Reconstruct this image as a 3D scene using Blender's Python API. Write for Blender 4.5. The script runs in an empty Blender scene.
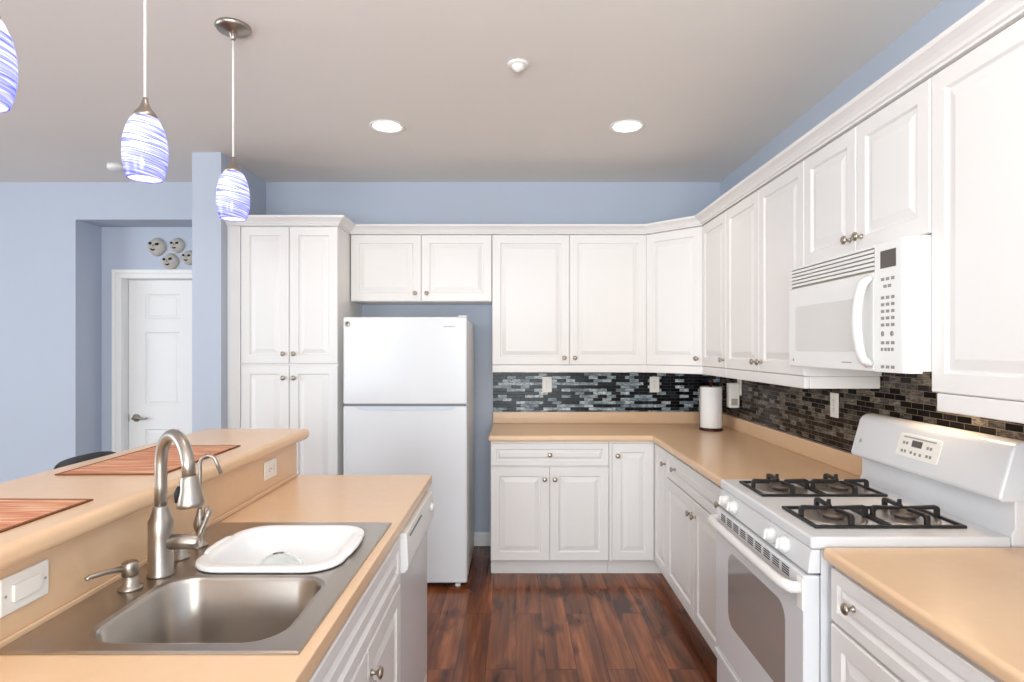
import bpy, bmesh, math, random
from mathutils import Vector, Matrix
random.seed(7)
PI = math.pi
scn = bpy.context.scene
COL = scn.collection

# ------------------------------------------------------------------ camera
FPX, HCAM = 600.0, 1.478
cam_data = bpy.data.cameras.new('camera')
cam = bpy.data.objects.new('camera', cam_data); COL.objects.link(cam)
cam.location = (0, 0, HCAM); cam.rotation_euler = (PI/2, 0, 0)
cam_data.sensor_width = 36.0; cam_data.sensor_fit = 'HORIZONTAL'
cam_data.lens = FPX/1024*36
cam_data.shift_x = -(516-512)/1024
cam_data.shift_y = (348-341)/1024
cam_data.clip_start = 0.05
scn.camera = cam

# ------------------------------------------------------------------ world, exposure
w = bpy.data.worlds.new('world'); scn.world = w; w.use_nodes = True
w.node_tree.nodes['Background'].inputs[0].default_value = (0.75, 0.85, 1.0, 1)
w.node_tree.nodes['Background'].inputs[1].default_value = 1.2
scn.view_settings.view_transform = 'Standard'
scn.view_settings.look = 'None'
scn.view_settings.gamma = 1
scn.view_settings.use_curve_mapping = False
scn.view_settings.exposure = 0.52
scn.cycles.use_denoising = True
scn.cycles.max_bounces = 10
scn.cycles.diffuse_bounces = 6
scn.cycles.sample_clamp_indirect = 6.0

def area(name, loc, rot, sx, sy, power, col, spread=180):
    l = bpy.data.lights.new(name, 'AREA'); l.shape = 'RECTANGLE'; l.size = sx; l.size_y = sy
    l.energy = power; l.color = col; l.spread = math.radians(spread)
    o = bpy.data.objects.new(name, l); COL.objects.link(o); o.location = loc; o.rotation_euler = rot
    return o
# daylight through the windows behind the camera and through the dining-side window
area('window_daylight', (-3.1, -3.36, 1.5), (PI/2, 0, 0), 2.0, 1.7, 55, (0.90, 0.97, 1.0))
area('window_daylight', (0.1, -3.36, 1.2), (PI/2, 0, 0), 1.9, 2.2, 92, (0.92, 0.98, 1.0))
area('window_daylight', (-5.86, 1.2, 1.4), (PI/2, 0, -PI/2), 2.4, 1.9, 70, (0.88, 0.96, 1.0))

# added fill lamp behind the camera, aimed at the ceiling to lift shadows
area('ceiling_bounce_fill', (-.2, -.9, 1.75), (PI-.35, 0, 0), .8, .8, 58, (0.95, 0.985, 1.0))

# ------------------------------------------------------------------ mesh helpers
class MB:
    """collects shapes, builds one mesh object; coordinates are world coordinates mapped by M"""
    def __init__(s, M=None):
        s.bm = bmesh.new(); s.M = M
    def v(s, p):
        p = Vector(p)
        return s.bm.verts.new(s.M @ p if s.M else p)
    def f(s, vs, smooth=False, mi=0):
        try:
            fc = s.bm.faces.new(vs); fc.smooth = smooth; fc.material_index = mi
            return fc
        except ValueError:
            return None
    def box(s, x0, x1, y0, y1, z0, z1):
        c = [s.v((x, y, z)) for z in (z0, z1) for y in (y0, y1) for x in (x0, x1)]
        for q in ((0,2,3,1),(4,5,7,6),(0,1,5,4),(2,6,7,3),(0,4,6,2),(1,3,7,5)):
            s.f([c[i] for i in q])
        return s
    def loft(s, loops, cap0=False, cap1=False, smooth=True, closed=True):
        L = [[s.v(p) for p in lp] for lp in loops]
        n = len(L[0])
        for a, b in zip(L[:-1], L[1:]):
            for i in range(n if closed else n-1):
                j = (i+1) % n
                s.f([a[i], a[j], b[j], b[i]], smooth)
        if cap0: s.f(L[0][::-1])
        if cap1: s.f(L[-1])
        return s
    def lathe(s, prof, c=(0,0,0), axis='z', n=24, cap0=True, cap1=True):
        loops = []
        for r, h in prof:
            lp = []
            for i in range(n):
                a = 2*PI*i/n; u, v_ = r*math.cos(a), r*math.sin(a)
                if axis == 'z': p = (c[0]+u, c[1]+v_, c[2]+h)
                elif axis == 'y': p = (c[0]+u, c[1]+h, c[2]+v_)
                else: p = (c[0]+h, c[1]+u, c[2]+v_)
                lp.append(p)
            loops.append(lp)
        return s.loft(loops, cap0, cap1)
    def tube(s, pts, r, n=12, caps=True):
        pts = [Vector(p) for p in pts]; rs = r if isinstance(r, (list, tuple)) else [r]*len(pts)
        loops = []; up = None
        for i, p in enumerate(pts):
            d = (pts[min(i+1, len(pts)-1)] - pts[max(i-1, 0)]).normalized()
            if up is None:
                up = Vector((0,0,1)) if abs(d.z) < .9 else Vector((1,0,0))
            a = (up - d*up.dot(d)).normalized(); b = d.cross(a); up = a
            loops.append([p + (a*math.cos(2*PI*k/n) + b*math.sin(2*PI*k/n))*rs[i] for k in range(n)])
        return s.loft(loops, caps, caps)
    def prism(s, poly, axis, a0, a1, smooth=False):
        """polygon in the plane across axis: x -> (y,z), y -> (x,z), z -> (x,y)"""
        def P(q, a):
            return (a, q[0], q[1]) if axis == 'x' else (q[0], a, q[1]) if axis == 'y' else (q[0], q[1], a)
        A = [s.v(P(q, a0)) for q in poly]; B = [s.v(P(q, a1)) for q in poly]
        n = len(poly)
        for i in range(n):
            s.f([A[i], A[(i+1) % n], B[(i+1) % n], B[i]], smooth)
        s.f(A[::-1]); s.f(B)
        return s
    def slab(s, xs, ys, z0, z1, skip=(), plane='xy'):
        """grid of cells joined into one slab with some cells left open"""
        nx, ny = len(xs)-1, len(ys)-1
        on = lambda i, j: 0 <= i < nx and 0 <= j < ny and (i, j) not in skip
        def P(i, j, z):
            return (xs[i], ys[j], z) if plane == 'xy' else (xs[i], z, ys[j]) if plane == 'xz' else (z, xs[i], ys[j])
        cache = {}
        def V(i, j, k):
            if (i, j, k) not in cache: cache[(i, j, k)] = s.v(P(i, j, (z0, z1)[k]))
            return cache[(i, j, k)]
        for i in range(nx):
            for j in range(ny):
                if not on(i, j): continue
                s.f([V(i,j,0), V(i,j+1,0), V(i+1,j+1,0), V(i+1,j,0)])
                s.f([V(i,j,1), V(i+1,j,1), V(i+1,j+1,1), V(i,j+1,1)])
                if not on(i-1, j): s.f([V(i,j,0), V(i,j,1), V(i,j+1,1), V(i,j+1,0)])
                if not on(i+1, j): s.f([V(i+1,j,0), V(i+1,j+1,0), V(i+1,j+1,1), V(i+1,j,1)])
                if not on(i, j-1): s.f([V(i,j,0), V(i+1,j,0), V(i+1,j,1), V(i,j,1)])
                if not on(i, j+1): s.f([V(i,j+1,0), V(i,j+1,1), V(i+1,j+1,1), V(i+1,j+1,0)])
        return s
    def build(s, name, mat, parent=None, bevel=0, seg=2, origin=None, smooth=False, sub=0, solid=0):
        bm = s.bm
        bmesh.ops.recalc_face_normals(bm, faces=bm.faces)
        if smooth:
            for fc in bm.faces: fc.smooth = True
        if parent is not None:
            o0 = WORLD[parent.name]
        elif origin is not None:
            o0 = Vector(origin)
        else:
            xs = [v.co for v in bm.verts]
            lo = Vector([min(p[k] for p in xs) for k in range(3)]); hi = Vector([max(p[k] for p in xs) for k in range(3)])
            o0 = Vector(((lo.x+hi.x)/2, (lo.y+hi.y)/2, lo.z))
        for v_ in bm.verts: v_.co -= o0
        me = bpy.data.meshes.new(name); bm.to_mesh(me); bm.free()
        for m in (mat if isinstance(mat, (list, tuple)) else [mat]): me.materials.append(m)
        o = bpy.data.objects.new(name, me); COL.objects.link(o)
        if parent is not None: o.parent = parent
        else: o.location = o0
        WORLD[o.name] = o0
        if bevel:
            md = o.modifiers.new('bevel', 'BEVEL'); md.width = bevel; md.segments = seg
            md.limit_method = 'ANGLE'; md.angle_limit = math.radians(40); md.harden_normals = False
            for p in me.polygons: p.use_smooth = True
            try:
                md2 = o.modifiers.new('normals', 'WEIGHTED_NORMAL'); md2.keep_sharp = True
            except Exception: pass
        if sub:
            md = o.modifiers.new('sub', 'SUBSURF'); md.levels = sub; md.render_levels = sub
        if solid:
            md = o.modifiers.new('solid', 'SOLIDIFY'); md.thickness = solid; md.offset = 0
        return o
WORLD = {}
def thing(name, loc, label, cat, group=None):
    o = bpy.data.objects.new(name, None); COL.objects.link(o); o.location = loc
    o.empty_display_size = .1
    WORLD[o.name] = Vector(loc)
    return tag(o, label, cat, group)
def tag(o, label, cat, group=None):
    o['label'] = label; o['category'] = cat
    if group: o['group'] = group
    return o
def struct(o, label=None):
    o['kind'] = 'structure'
    if label: o['label'] = label
    return o
def root_struct(name, loc):
    o = bpy.data.objects.new(name, None); COL.objects.link(o); o.location = loc
    WORLD[o.name] = Vector(loc); o['kind'] = 'structure'
    return o
def lab(o, t): o['label'] = t; return o

def rrect(cx, cy, hx, hy, r, z, n=6):
    """rounded rectangle loop, 4*(n+1) points, counter-clockwise"""
    out = []
    for k, (sx, sy) in enumerate(((1,1),(-1,1),(-1,-1),(1,-1))):
        for i in range(n+1):
            a = PI/2*k + PI/2*i/n
            out.append((cx+sx*(hx-r)+r*math.cos(a), cy+sy*(hy-r)+r*math.sin(a), z))
    return out
def rect_like(x0, x1, y0, y1, z, n=6):
    """rectangle loop with the point count of rrect: corner fans spread along the sides"""
    out = []
    cx, cy = (x0+x1)/2, (y0+y1)/2
    for k, (X, Y) in enumerate(((x1,y1),(x0,y1),(x0,y0),(x1,y0))):
        for i in range(n+1):
            t = i/n
            out.append((X, Y, z) if True else None)
    return out

# ------------------------------------------------------------------ materials
def srgb(r, g, b):
    f = lambda c: (c/255/12.92) if c/255 <= .04045 else ((c/255+.055)/1.055)**2.4
    return (f(r), f(g), f(b), 1)
def mat(name, col, rough=.5, metal=0, spec=.5, vary=0, vscale=8, bump=0, bscale=200, coat=0, emit=None, estr=0, trans=0, ior=1.45, stretch=None):
    m = bpy.data.materials.new(name); m.use_nodes = True
    nt = m.node_tree; b = nt.nodes['Principled BSDF']
    b.inputs['Base Color'].default_value = col; b.inputs['Roughness'].default_value = rough
    b.inputs['Metallic'].default_value = metal; b.inputs['Specular IOR Level'].default_value = spec
    b.inputs['Coat Weight'].default_value = coat; b.inputs['Coat Roughness'].default_value = .08
    b.inputs['Transmission Weight'].default_value = trans; b.inputs['IOR'].default_value = ior
    if emit: b.inputs['Emission Color'].default_value = emit; b.inputs['Emission Strength'].default_value = estr
    tc = nt.nodes.new('ShaderNodeTexCoord')
    src = tc.outputs['Object']
    if stretch:
        mp = nt.nodes.new('ShaderNodeMapping'); mp.inputs['Scale'].default_value = stretch
        nt.links.new(src, mp.inputs['Vector']); src = mp.outputs['Vector']
    if vary:
        n = nt.nodes.new('ShaderNodeTexNoise'); n.inputs['Scale'].default_value = vscale; n.inputs['Detail'].default_value = 5
        nt.links.new(src, n.inputs['Vector'])
        mx = nt.nodes.new('ShaderNodeMix'); mx.data_type = 'RGBA'
        mx.inputs[6].default_value = tuple(c*(1-vary) for c in col[:3])+(1,)
        mx.inputs[7].default_value = tuple(min(1, c*(1+vary)) for c in col[:3])+(1,)
        nt.links.new(n.outputs['Fac'], mx.inputs[0]); nt.links.new(mx.outputs[2], b.inputs['Base Color'])
    if bump:
        n2 = nt.nodes.new('ShaderNodeTexNoise'); n2.inputs['Scale'].default_value = bscale; n2.inputs['Detail'].default_value = 3
        nt.links.new(src, n2.inputs['Vector'])
        bp = nt.nodes.new('ShaderNodeBump'); bp.inputs['Strength'].default_value = bump; bp.inputs['Distance'].default_value = .002
        nt.links.new(n2.outputs['Fac'], bp.inputs['Height']); nt.links.new(bp.outputs['Normal'], b.inputs['Normal'])
    return m

M_WALL = mat('blue_wall_paint', srgb(185, 193, 206), .85, spec=.2, vary=.02, vscale=2, bump=.15, bscale=120)
M_CEIL = mat('ceiling_paint', srgb(230, 226, 221), .9, spec=.2, vary=.015, vscale=2, bump=.2, bscale=90)
M_CAB = mat('white_cabinet_foil', srgb(229, 227, 225), .36, spec=.4, vary=.012, vscale=3)
M_CABIN = mat('cabinet_gap_shadow_board', srgb(190, 184, 178), .6, vary=.02)
M_TRIM = mat('white_trim_paint', srgb(236, 235, 233), .45, vary=.01)
M_COUNT = mat('tan_laminate', srgb(227, 193, 157), .25, spec=.45, vary=.035, vscale=26, bump=.03, bscale=300)
M_APPL = mat('white_appliance_enamel', srgb(219, 221, 224), .24, spec=.4, vary=.008, vscale=2, coat=.12)
M_APPL2 = mat('white_appliance_plastic', srgb(230, 230, 228), .3, vary=.008, vscale=4)
M_STEEL = mat('brushed_stainless', srgb(182, 175, 167), .3, 1.0, vary=.07, vscale=30, bump=.05, bscale=160, stretch=(1, .06, 1))
M_NICK = mat('brushed_nickel', srgb(172, 164, 155), .36, 1.0, vary=.05, vscale=40)
M_KNOB = mat('satin_nickel_knob', srgb(176, 164, 150), .28, 1.0, vary=.05, vscale=60)
M_BLACK = mat('black_cast_iron', srgb(30, 29, 30), .42, spec=.5, vary=.2, vscale=60, bump=.2, bscale=300)
M_BURN = mat('burner_cap_iron', srgb(105, 92, 84), .5, .4, vary=.2, vscale=70)
M_ALU = mat('burner_bowl_aluminium', srgb(205, 200, 194), .3, .9, vary=.05, vscale=30)
M_DARK = mat('dark_gap', srgb(24, 24, 26), .6, vary=.1)
M_GREY = mat('pale_grey_print', srgb(168, 166, 164), .5, vary=.04)
M_VENT = mat('tan_vent_shadow', srgb(176, 168, 152), .6, vary=.05)
M_MIDGREY = mat('grey_print', srgb(120, 118, 118), .5, vary=.04)
M_LCD = mat('dark_display_glass', srgb(70, 60, 54), .1, vary=.05, coat=.4)
M_OVGL = mat('oven_window_glass', srgb(150, 143, 140), .07, spec=.7, vary=.04, coat=.5)
M_MWGL = mat('microwave_window_screen', srgb(214, 212, 209), .22, vary=.03, vscale=200)
M_PAPER = mat('paper_towel', srgb(244, 244, 242), .9, spec=.1, vary=.02, vscale=60, bump=.3, bscale=150)
M_REDWOOD = mat('dark_cherry_wood', srgb(64, 26, 22), .3, vary=.2, vscale=20, stretch=(1,1,.2))
M_PLATE = mat('white_switch_plate', srgb(240, 238, 232), .35, vary=.01)
M_TUB = mat('white_tub_plastic', srgb(246, 247, 248), .35, vary=.008, vscale=5)
M_GLASS = mat('clear_glass', (.96, .99, .98, 1), .02, trans=1.0, ior=1.3)
M_CHAIR = mat('black_chair_wood', srgb(42, 46, 54), .4, vary=.12, vscale=30)
M_STONE = mat('grey_painted_stone', srgb(184, 178, 170), .8, vary=.2, vscale=30, bump=.5, bscale=60)
M_INK = mat('black_paint', srgb(28, 26, 28), .7, vary=.1)
M_GLOW = mat('lit_lamp_lens', srgb(255, 246, 232), .5, emit=(1, .9, .76, 1), estr=7)
M_BULB = mat('lit_bulb', srgb(255, 250, 245), .4, emit=(1, .96, .94, 1), estr=8)
M_GRIP = mat('grip_recess_shade', srgb(200, 210, 220), .3, vary=.02)
M_BTN = mat('key_print', srgb(142, 140, 138), .5, vary=.04)
M_RUBBER = mat('grey_rubber', srgb(90, 90, 92), .7, vary=.1)
M_CORD = mat('clear_white_cord', srgb(226, 222, 218), .4, vary=.05, vscale=50)

def mosaic(name, horiz, light, dark, grout):
    m = bpy.data.materials.new(name); m.use_nodes = True; nt = m.node_tree; L = nt.links
    b = nt.nodes['Principled BSDF']; N = nt.nodes.new
    tc = N('ShaderNodeTexCoord'); sp = N('ShaderNodeSeparateXYZ'); L.new(tc.outputs['Object'], sp.inputs[0])
    cb = N('ShaderNodeCombineXYZ'); L.new(sp.outputs[horiz], cb.inputs['X']); L.new(sp.outputs['Z'], cb.inputs['Y'])
    br = N('ShaderNodeTexBrick'); L.new(cb.outputs[0], br.inputs['Vector'])
    br.inputs['Color1'].default_value = (0,0,0,1); br.inputs['Color2'].default_value = (1,1,1,1); br.inputs['Mortar'].default_value = (.5,.5,.5,1)
    br.inputs['Scale'].default_value = 1; br.inputs['Mortar Size'].default_value = .0011; br.inputs['Mortar Smooth'].default_value = .1
    br.inputs['Brick Width'].default_value = .068; br.inputs['Row Height'].default_value = .0235
    br.offset = .5; br.squash = 1
    rp = N('ShaderNodeValToRGB'); rp.color_ramp.interpolation = 'CONSTANT'
    e = rp.color_ramp.elements; e[0].position = 0; e[0].color = dark[0]; e[1].position = .40; e[1].color = dark[1]
    for p, c in ((.52, light[0]), (.70, light[1]), (.88, light[2])):
        k = e.new(p); k.color = c
    L.new(br.outputs['Color'], rp.inputs['Fac'])
    # streaky marbling inside the tiles
    mp = N('ShaderNodeMapping'); mp.inputs['Scale'].default_value = (24, 110, 1); L.new(cb.outputs[0], mp.inputs['Vector'])
    mp.inputs['Rotation'].default_value = (0, 0, .12)
    ns = N('ShaderNodeTexNoise'); ns.inputs['Scale'].default_value = 1; ns.inputs['Detail'].default_value = 3; ns.inputs['Distortion'].default_value = 1.2
    L.new(mp.outputs[0], ns.inputs['Vector'])
    r2 = N('ShaderNodeValToRGB'); r2.color_ramp.elements[0].position = .42; r2.color_ramp.elements[0].color = (.16,.16,.17,1)
    r2.color_ramp.elements[1].position = .62; r2.color_ramp.elements[1].color = (1.0,1.0,1.0,1)
    L.new(ns.outputs['Fac'], r2.inputs['Fac'])
    mu = N('ShaderNodeMix'); mu.data_type = 'RGBA'; mu.blend_type = 'MULTIPLY'; mu.inputs[0].default_value = .8
    L.new(rp.outputs['Color'], mu.inputs[6]); L.new(r2.outputs['Color'], mu.inputs[7])
    mg = N('ShaderNodeMix'); mg.data_type = 'RGBA'; L.new(br.outputs['Fac'], mg.inputs[0])
    L.new(mu.outputs[2], mg.inputs[6]); mg.inputs[7].default_value = grout
    L.new(mg.outputs[2], b.inputs['Base Color'])
    b.inputs['Specular IOR Level'].default_value = .18
    rr = N('ShaderNodeMapRange'); rr.inputs['To Min'].default_value = .2; rr.inputs['To Max'].default_value = .8
    L.new(br.outputs['Fac'], rr.inputs['Value']); L.new(rr.outputs[0], b.inputs['Roughness'])
    bp = N('ShaderNodeBump'); bp.invert = True; bp.inputs['Strength'].default_value = .6; bp.inputs['Distance'].default_value = .0015
    L.new(br.outputs['Fac'], bp.inputs['Height']); L.new(bp.outputs['Normal'], b.inputs['Normal'])
    return m
G = lambda a, b_, c: srgb(a, b_, c)
M_MOSB = mosaic('glass_mosaic_cool', 'X', (G(178,196,202), G(212,226,230), G(146,164,172)), (G(9,10,12), G(44,52,57)), G(70,76,82))
M_MOSR = mosaic('glass_mosaic_warm_lit', 'Y', (G(112,105,96), G(136,128,116), G(88,83,78)), (G(14,11,10), G(42,37,34)), G(120,106,90))  # same tile on the right wall, warm light put into its tan grout

def wood_floor():
    m = bpy.data.materials.new('scraped_laminate_planks'); m.use_nodes = True; nt = m.node_tree; L = nt.links
    b = nt.nodes['Principled BSDF']; N = nt.nodes.new
    tc = N('ShaderNodeTexCoord'); sp = N('ShaderNodeSeparateXYZ'); L.new(tc.outputs['Object'], sp.inputs[0])
    cb = N('ShaderNodeCombineXYZ'); L.new(sp.outputs['Y'], cb.inputs['X']); L.new(sp.outputs['X'], cb.inputs['Y'])
    br = N('ShaderNodeTexBrick'); L.new(cb.outputs[0], br.inputs['Vector'])
    br.inputs['Color1'].default_value = (0,0,0,1); br.inputs['Color2'].default_value = (1,1,1,1); br.inputs['Mortar'].default_value = (0,0,0,1)
    br.inputs['Scale'].default_value = 1; br.inputs['Mortar Size'].default_value = .0012; br.inputs['Mortar Smooth'].default_value = .3
    br.inputs['Brick Width'].default_value = .92; br.inputs['Row Height'].default_value = .14; br.offset = .37; br.offset_frequency = 2
    # per-plank shift of the grain
    ad = N('ShaderNodeVectorMath'); ad.operation = 'MULTIPLY_ADD'
    L.new(br.outputs['Color'], ad.inputs[0]); ad.inputs[1].default_value = (7, 13, 5); L.new(tc.outputs['Object'], ad.inputs[2])
    mp = N('ShaderNodeMapping'); mp.inputs['Scale'].default_value = (11, 1.1, 1); L.new(ad.outputs[0], mp.inputs['Vector'])
    n1 = N('ShaderNodeTexNoise'); n1.inputs['Scale'].default_value = 1; n1.inputs['Detail'].default_value = 7; n1.inputs['Distortion'].default_value = .7
    L.new(mp.outputs[0], n1.inputs['Vector'])
    r1 = N('ShaderNodeValToRGB'); e = r1.color_ramp.elements
    e[0].position = .25; e[0].color = srgb(58, 30, 17); e[1].position = .78; e[1].color = srgb(170, 104, 62)
    k = e.new(.42); k.color = srgb(102, 56, 31); k = e.new(.58); k.color = srgb(132, 76, 44)
    L.new(n1.outputs['Fac'], r1.inputs['Fac'])
    # dark blotches
    mp2 = N('ShaderNodeMapping'); mp2.inputs['Scale'].default_value = (8, 3.2, 1); L.new(ad.outputs[0], mp2.inputs['Vector'])
    n2 = N('ShaderNodeTexNoise'); n2.inputs['Scale'].default_value = 1; n2.inputs['Detail'].default_value = 2; L.new(mp2.outputs[0], n2.inputs['Vector'])
    r2 = N('ShaderNodeValToRGB'); r2.color_ramp.elements[0].position = .585; r2.color_ramp.elements[0].color = (1,1,1,1)
    r2.color_ramp.elements[1].position = .70; r2.color_ramp.elements[1].color = (.34,.27,.25,1)
    L.new(n2.outputs['Fac'], r2.inputs['Fac'])
    mu = N('ShaderNodeMix'); mu.data_type = 'RGBA'; mu.blend_type = 'MULTIPLY'; mu.inputs[0].default_value = .95
    L.new(r1.outputs['Color'], mu.inputs[6]); L.new(r2.outputs['Color'], mu.inputs[7])
    mp3 = N('ShaderNodeMapping'); mp3.inputs['Scale'].default_value = (70, 3.2, 1); L.new(ad.outputs[0], mp3.inputs['Vector'])
    n3 = N('ShaderNodeTexNoise'); n3.inputs['Scale'].default_value = 1; n3.inputs['Detail'].default_value = 4; n3.inputs['Distortion'].default_value = .5; L.new(mp3.outputs[0], n3.inputs['Vector'])
    gr = N('ShaderNodeMapRange'); gr.inputs['From Min'].default_value = .3; gr.inputs['From Max'].default_value = .7; gr.inputs['To Min'].default_value = .74; gr.inputs['To Max'].default_value = 1.22; L.new(n3.outputs['Fac'], gr.inputs['Value'])
    mg_ = N('ShaderNodeMix'); mg_.data_type = 'RGBA'; mg_.blend_type = 'MULTIPLY'; mg_.inputs[0].default_value = 1
    L.new(mu.outputs[2], mg_.inputs[6]); L.new(gr.outputs[0], mg_.inputs[7]); mu = mg_
    # plank tone
    tr = N('ShaderNodeMapRange'); tr.inputs['To Min'].default_value = .85; tr.inputs['To Max'].default_value = 1.12
    L.new(br.outputs['Color'], tr.inputs['Value'])
    m3 = N('ShaderNodeMix'); m3.data_type = 'RGBA'; m3.blend_type = 'MULTIPLY'; m3.inputs[0].default_value = 1
    L.new(mu.outputs[2], m3.inputs[6]); L.new(tr.outputs[0], m3.inputs[7])
    m4 = N('ShaderNodeMix'); m4.data_type = 'RGBA'; L.new(br.outputs['Fac'], m4.inputs[0])
    L.new(m3.outputs[2], m4.inputs[6]); m4.inputs[7].default_value = srgb(40, 20, 14)
    L.new(m4.outputs[2], b.inputs['Base Color'])
    b.inputs['Roughness'].default_value = .2; b.inputs['Specular IOR Level'].default_value = .35
    bp = N('ShaderNodeBump'); bp.inputs['Strength'].default_value = .25; bp.inputs['Distance'].default_value = .003
    L.new(n1.outputs['Fac'], bp.inputs['Height'])
    bp2 = N('ShaderNodeBump'); bp2.invert = True; bp2.inputs['Strength'].default_value = .5; bp2.inputs['Distance'].default_value = .002
    L.new(br.outputs['Fac'], bp2.inputs['Height']); L.new(bp.outputs['Normal'], bp2.inputs['Normal'])
    L.new(bp2.outputs['Normal'], b.inputs['Normal'])
    return m
M_FLOOR = wood_floor()

def swirl_glass():
    m = bpy.data.materials.new('blue_swirl_glass'); m.use_nodes = True; nt = m.node_tree; L = nt.links; N = nt.nodes.new
    nt.nodes.remove(nt.nodes['Principled BSDF']); out = nt.nodes['Material Output']
    tc = N('ShaderNodeTexCoord')
    m0 = N('ShaderNodeMapping'); m0.inputs['Rotation'].default_value = (.06, -.2, 0); L.new(tc.outputs['Object'], m0.inputs['Vector'])
    mp = N('ShaderNodeMapping'); mp.inputs['Scale'].default_value = (7, 7, 210)
    L.new(m0.outputs[0], mp.inputs['Vector'])
    ns = N('ShaderNodeTexNoise'); ns.inputs['Scale'].default_value = 1; ns.inputs['Detail'].default_value = 4; ns.inputs['Distortion'].default_value = .8
    L.new(mp.outputs[0], ns.inputs['Vector'])
    rp = N('ShaderNodeValToRGB'); e = rp.color_ramp.elements
    e[0].position = .34; e[0].color = srgb(70, 76, 205); e[1].position = .68; e[1].color = srgb(214, 216, 248)
    k = e.new(.5); k.color = srgb(138, 144, 230)
    L.new(ns.outputs['Fac'], rp.inputs['Fac'])
    ge = N('ShaderNodeNewGeometry'); ins = N('ShaderNodeMix'); ins.data_type = 'RGBA'; L.new(ge.outputs['Backfacing'], ins.inputs[0])   # white-cased inner side of the glass
    L.new(rp.outputs['Color'], ins.inputs[6]); ins.inputs[7].default_value = (.86, .86, .92, 1)
    tl = N('ShaderNodeBsdfTranslucent'); L.new(ins.outputs[2], tl.inputs['Color'])
    gl = N('ShaderNodeBsdfGlossy'); gl.inputs['Roughness'].default_value = .08
    df = N('ShaderNodeBsdfDiffuse'); L.new(ins.outputs[2], df.inputs['Color'])
    m1 = N('ShaderNodeMixShader'); m1.inputs[0].default_value = .4; L.new(tl.outputs[0], m1.inputs[1]); L.new(df.outputs[0], m1.inputs[2])
    m2 = N('ShaderNodeMixShader'); m2.inputs[0].default_value = .05; L.new(m1.outputs[0], m2.inputs[1]); L.new(gl.outputs[0], m2.inputs[2])
    L.new(m2.outputs[0], out.inputs['Surface'])
    return m
M_SWIRL = swirl_glass()

def woven():
    m = bpy.data.materials.new('woven_rust_cotton'); m.use_nodes = True; nt = m.node_tree; L = nt.links; N = nt.nodes.new
    b = nt.nodes['Principled BSDF']; b.inputs['Roughness'].default_value = .95
    tc = N('ShaderNodeTexCoord'); mp = N('ShaderNodeMapping'); mp.inputs['Scale'].default_value = (6, 90, 1); L.new(tc.outputs['Object'], mp.inputs['Vector'])
    ns = N('ShaderNodeTexNoise'); ns.inputs['Scale'].default_value = 1; ns.inputs['Detail'].default_value = 4; L.new(mp.outputs[0], ns.inputs['Vector'])
    rp = N('ShaderNodeValToRGB'); e = rp.color_ramp.elements
    e[0].position = .30; e[0].color = srgb(168, 92, 64); e[1].position = .68; e[1].color = srgb(222, 188, 154)
    k = e.new(.48); k.color = srgb(204, 136, 104)
    L.new(ns.outputs['Fac'], rp.inputs['Fac']); L.new(rp.outputs['Color'], b.inputs['Base Color'])
    bp = N('ShaderNodeBump'); bp.inputs['Strength'].default_value = .6; bp.inputs['Distance'].default_value = .002
    L.new(ns.outputs['Fac'], bp.inputs['Height']); L.new(bp.outputs['Normal'], b.inputs['Normal'])
    return m
M_MAT = woven()
M_MATEDGE = mat('rust_hem', srgb(120, 72, 44), .95, vary=.2, vscale=80)

# ------------------------------------------------------------------ room shell
D, WR, HC = 4.495, 1.53, 2.72
AX, AY, AZ = -3.30, 4.777, 2.44           # door alcove: left side, back, top
PX0, PX1, PY = -2.057, -1.873, 3.81       # partition beside the pantry
struct(MB().box(-6.1, 1.66, -3.6, 4.95, -.1, 0).build('floor', M_FLOOR, origin=(0,0,0)), 'dark red-brown scraped wood plank floor')
struct(MB().box(-6.1, 1.66, -3.6, 4.95, HC, HC+.1).build('ceiling', M_CEIL, origin=(0,0,HC)))
wb = struct(MB().box(PX1, 1.65, D, 4.62, 0, HC).build('wall_back', M_WALL, origin=(0,D,0)))
wr = struct(MB().box(WR, 1.65, -3.5, D, 0, HC).build('wall_right', M_WALL, origin=(WR,0,0)))
MB().box(-.172, WR-.007, D-.006, D-.0002, 1.003, 1.366).build('tile_backsplash', M_MOSB, wb)
MB().box(WR-.006, WR-.0002, .0, D-.0065, 1.003, 1.42).build('tile_backsplash', M_MOSR, wr)
b = MB(); b.box(-6.0, AX, D, 4.9, 0, HC); b.box(AX, PX0, D, 4.9, AZ, HC); b.slab([AX, -3.150, -2.176, PX1], [0, 2.045, AZ], AY, 4.9, skip={(1, 0)}, plane='xz')
struct(b.build('wall_dining', M_WALL, origin=(-4, D, 0)))
struct(MB().box(PX0, PX1, PY, AY, 0, HC).build('wall_partition', M_WALL, origin=(-1.965, 4.2, 0)))
struct(MB().slab([-3.5, 0, 2.4, 4.9], [0, .4, 2.35, HC], -6.1, -6.0, skip={(1, 1)}, plane='yz').build('wall_left', M_WALL, origin=(-6, 0, 0)))
struct(MB().slab([-6.1, -4.1, -2.1, -.9, 1.1, 1.65], [0, .05, .6, 2.35, HC], -3.6, -3.5, skip={(1, 2), (3, 1), (3, 2)}, plane='xz').build('wall_front', M_WALL, origin=(0, -3.5, 0)))
for i, (a, c, lo_) in enumerate(((-4.1, -2.1, .6), (-.9, 1.1, .05))):  # unseen; second one extended to the floor to brighten the base cabinets
    wn = root_struct('window_%d' % (i+1), ((a+c)/2, -3.55, lo_))
    MB().slab([a, a+.05, (a+c)/2-.02, (a+c)/2+.02, c-.05, c], [lo_, lo_+.05, 2.30, 2.35], -3.58, -3.52, skip={(1,1),(3,1)}, plane='xz').build('frame', M_TRIM, wn)
wn = root_struct('window_3', (-6.05, 1.2, .4))
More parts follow.
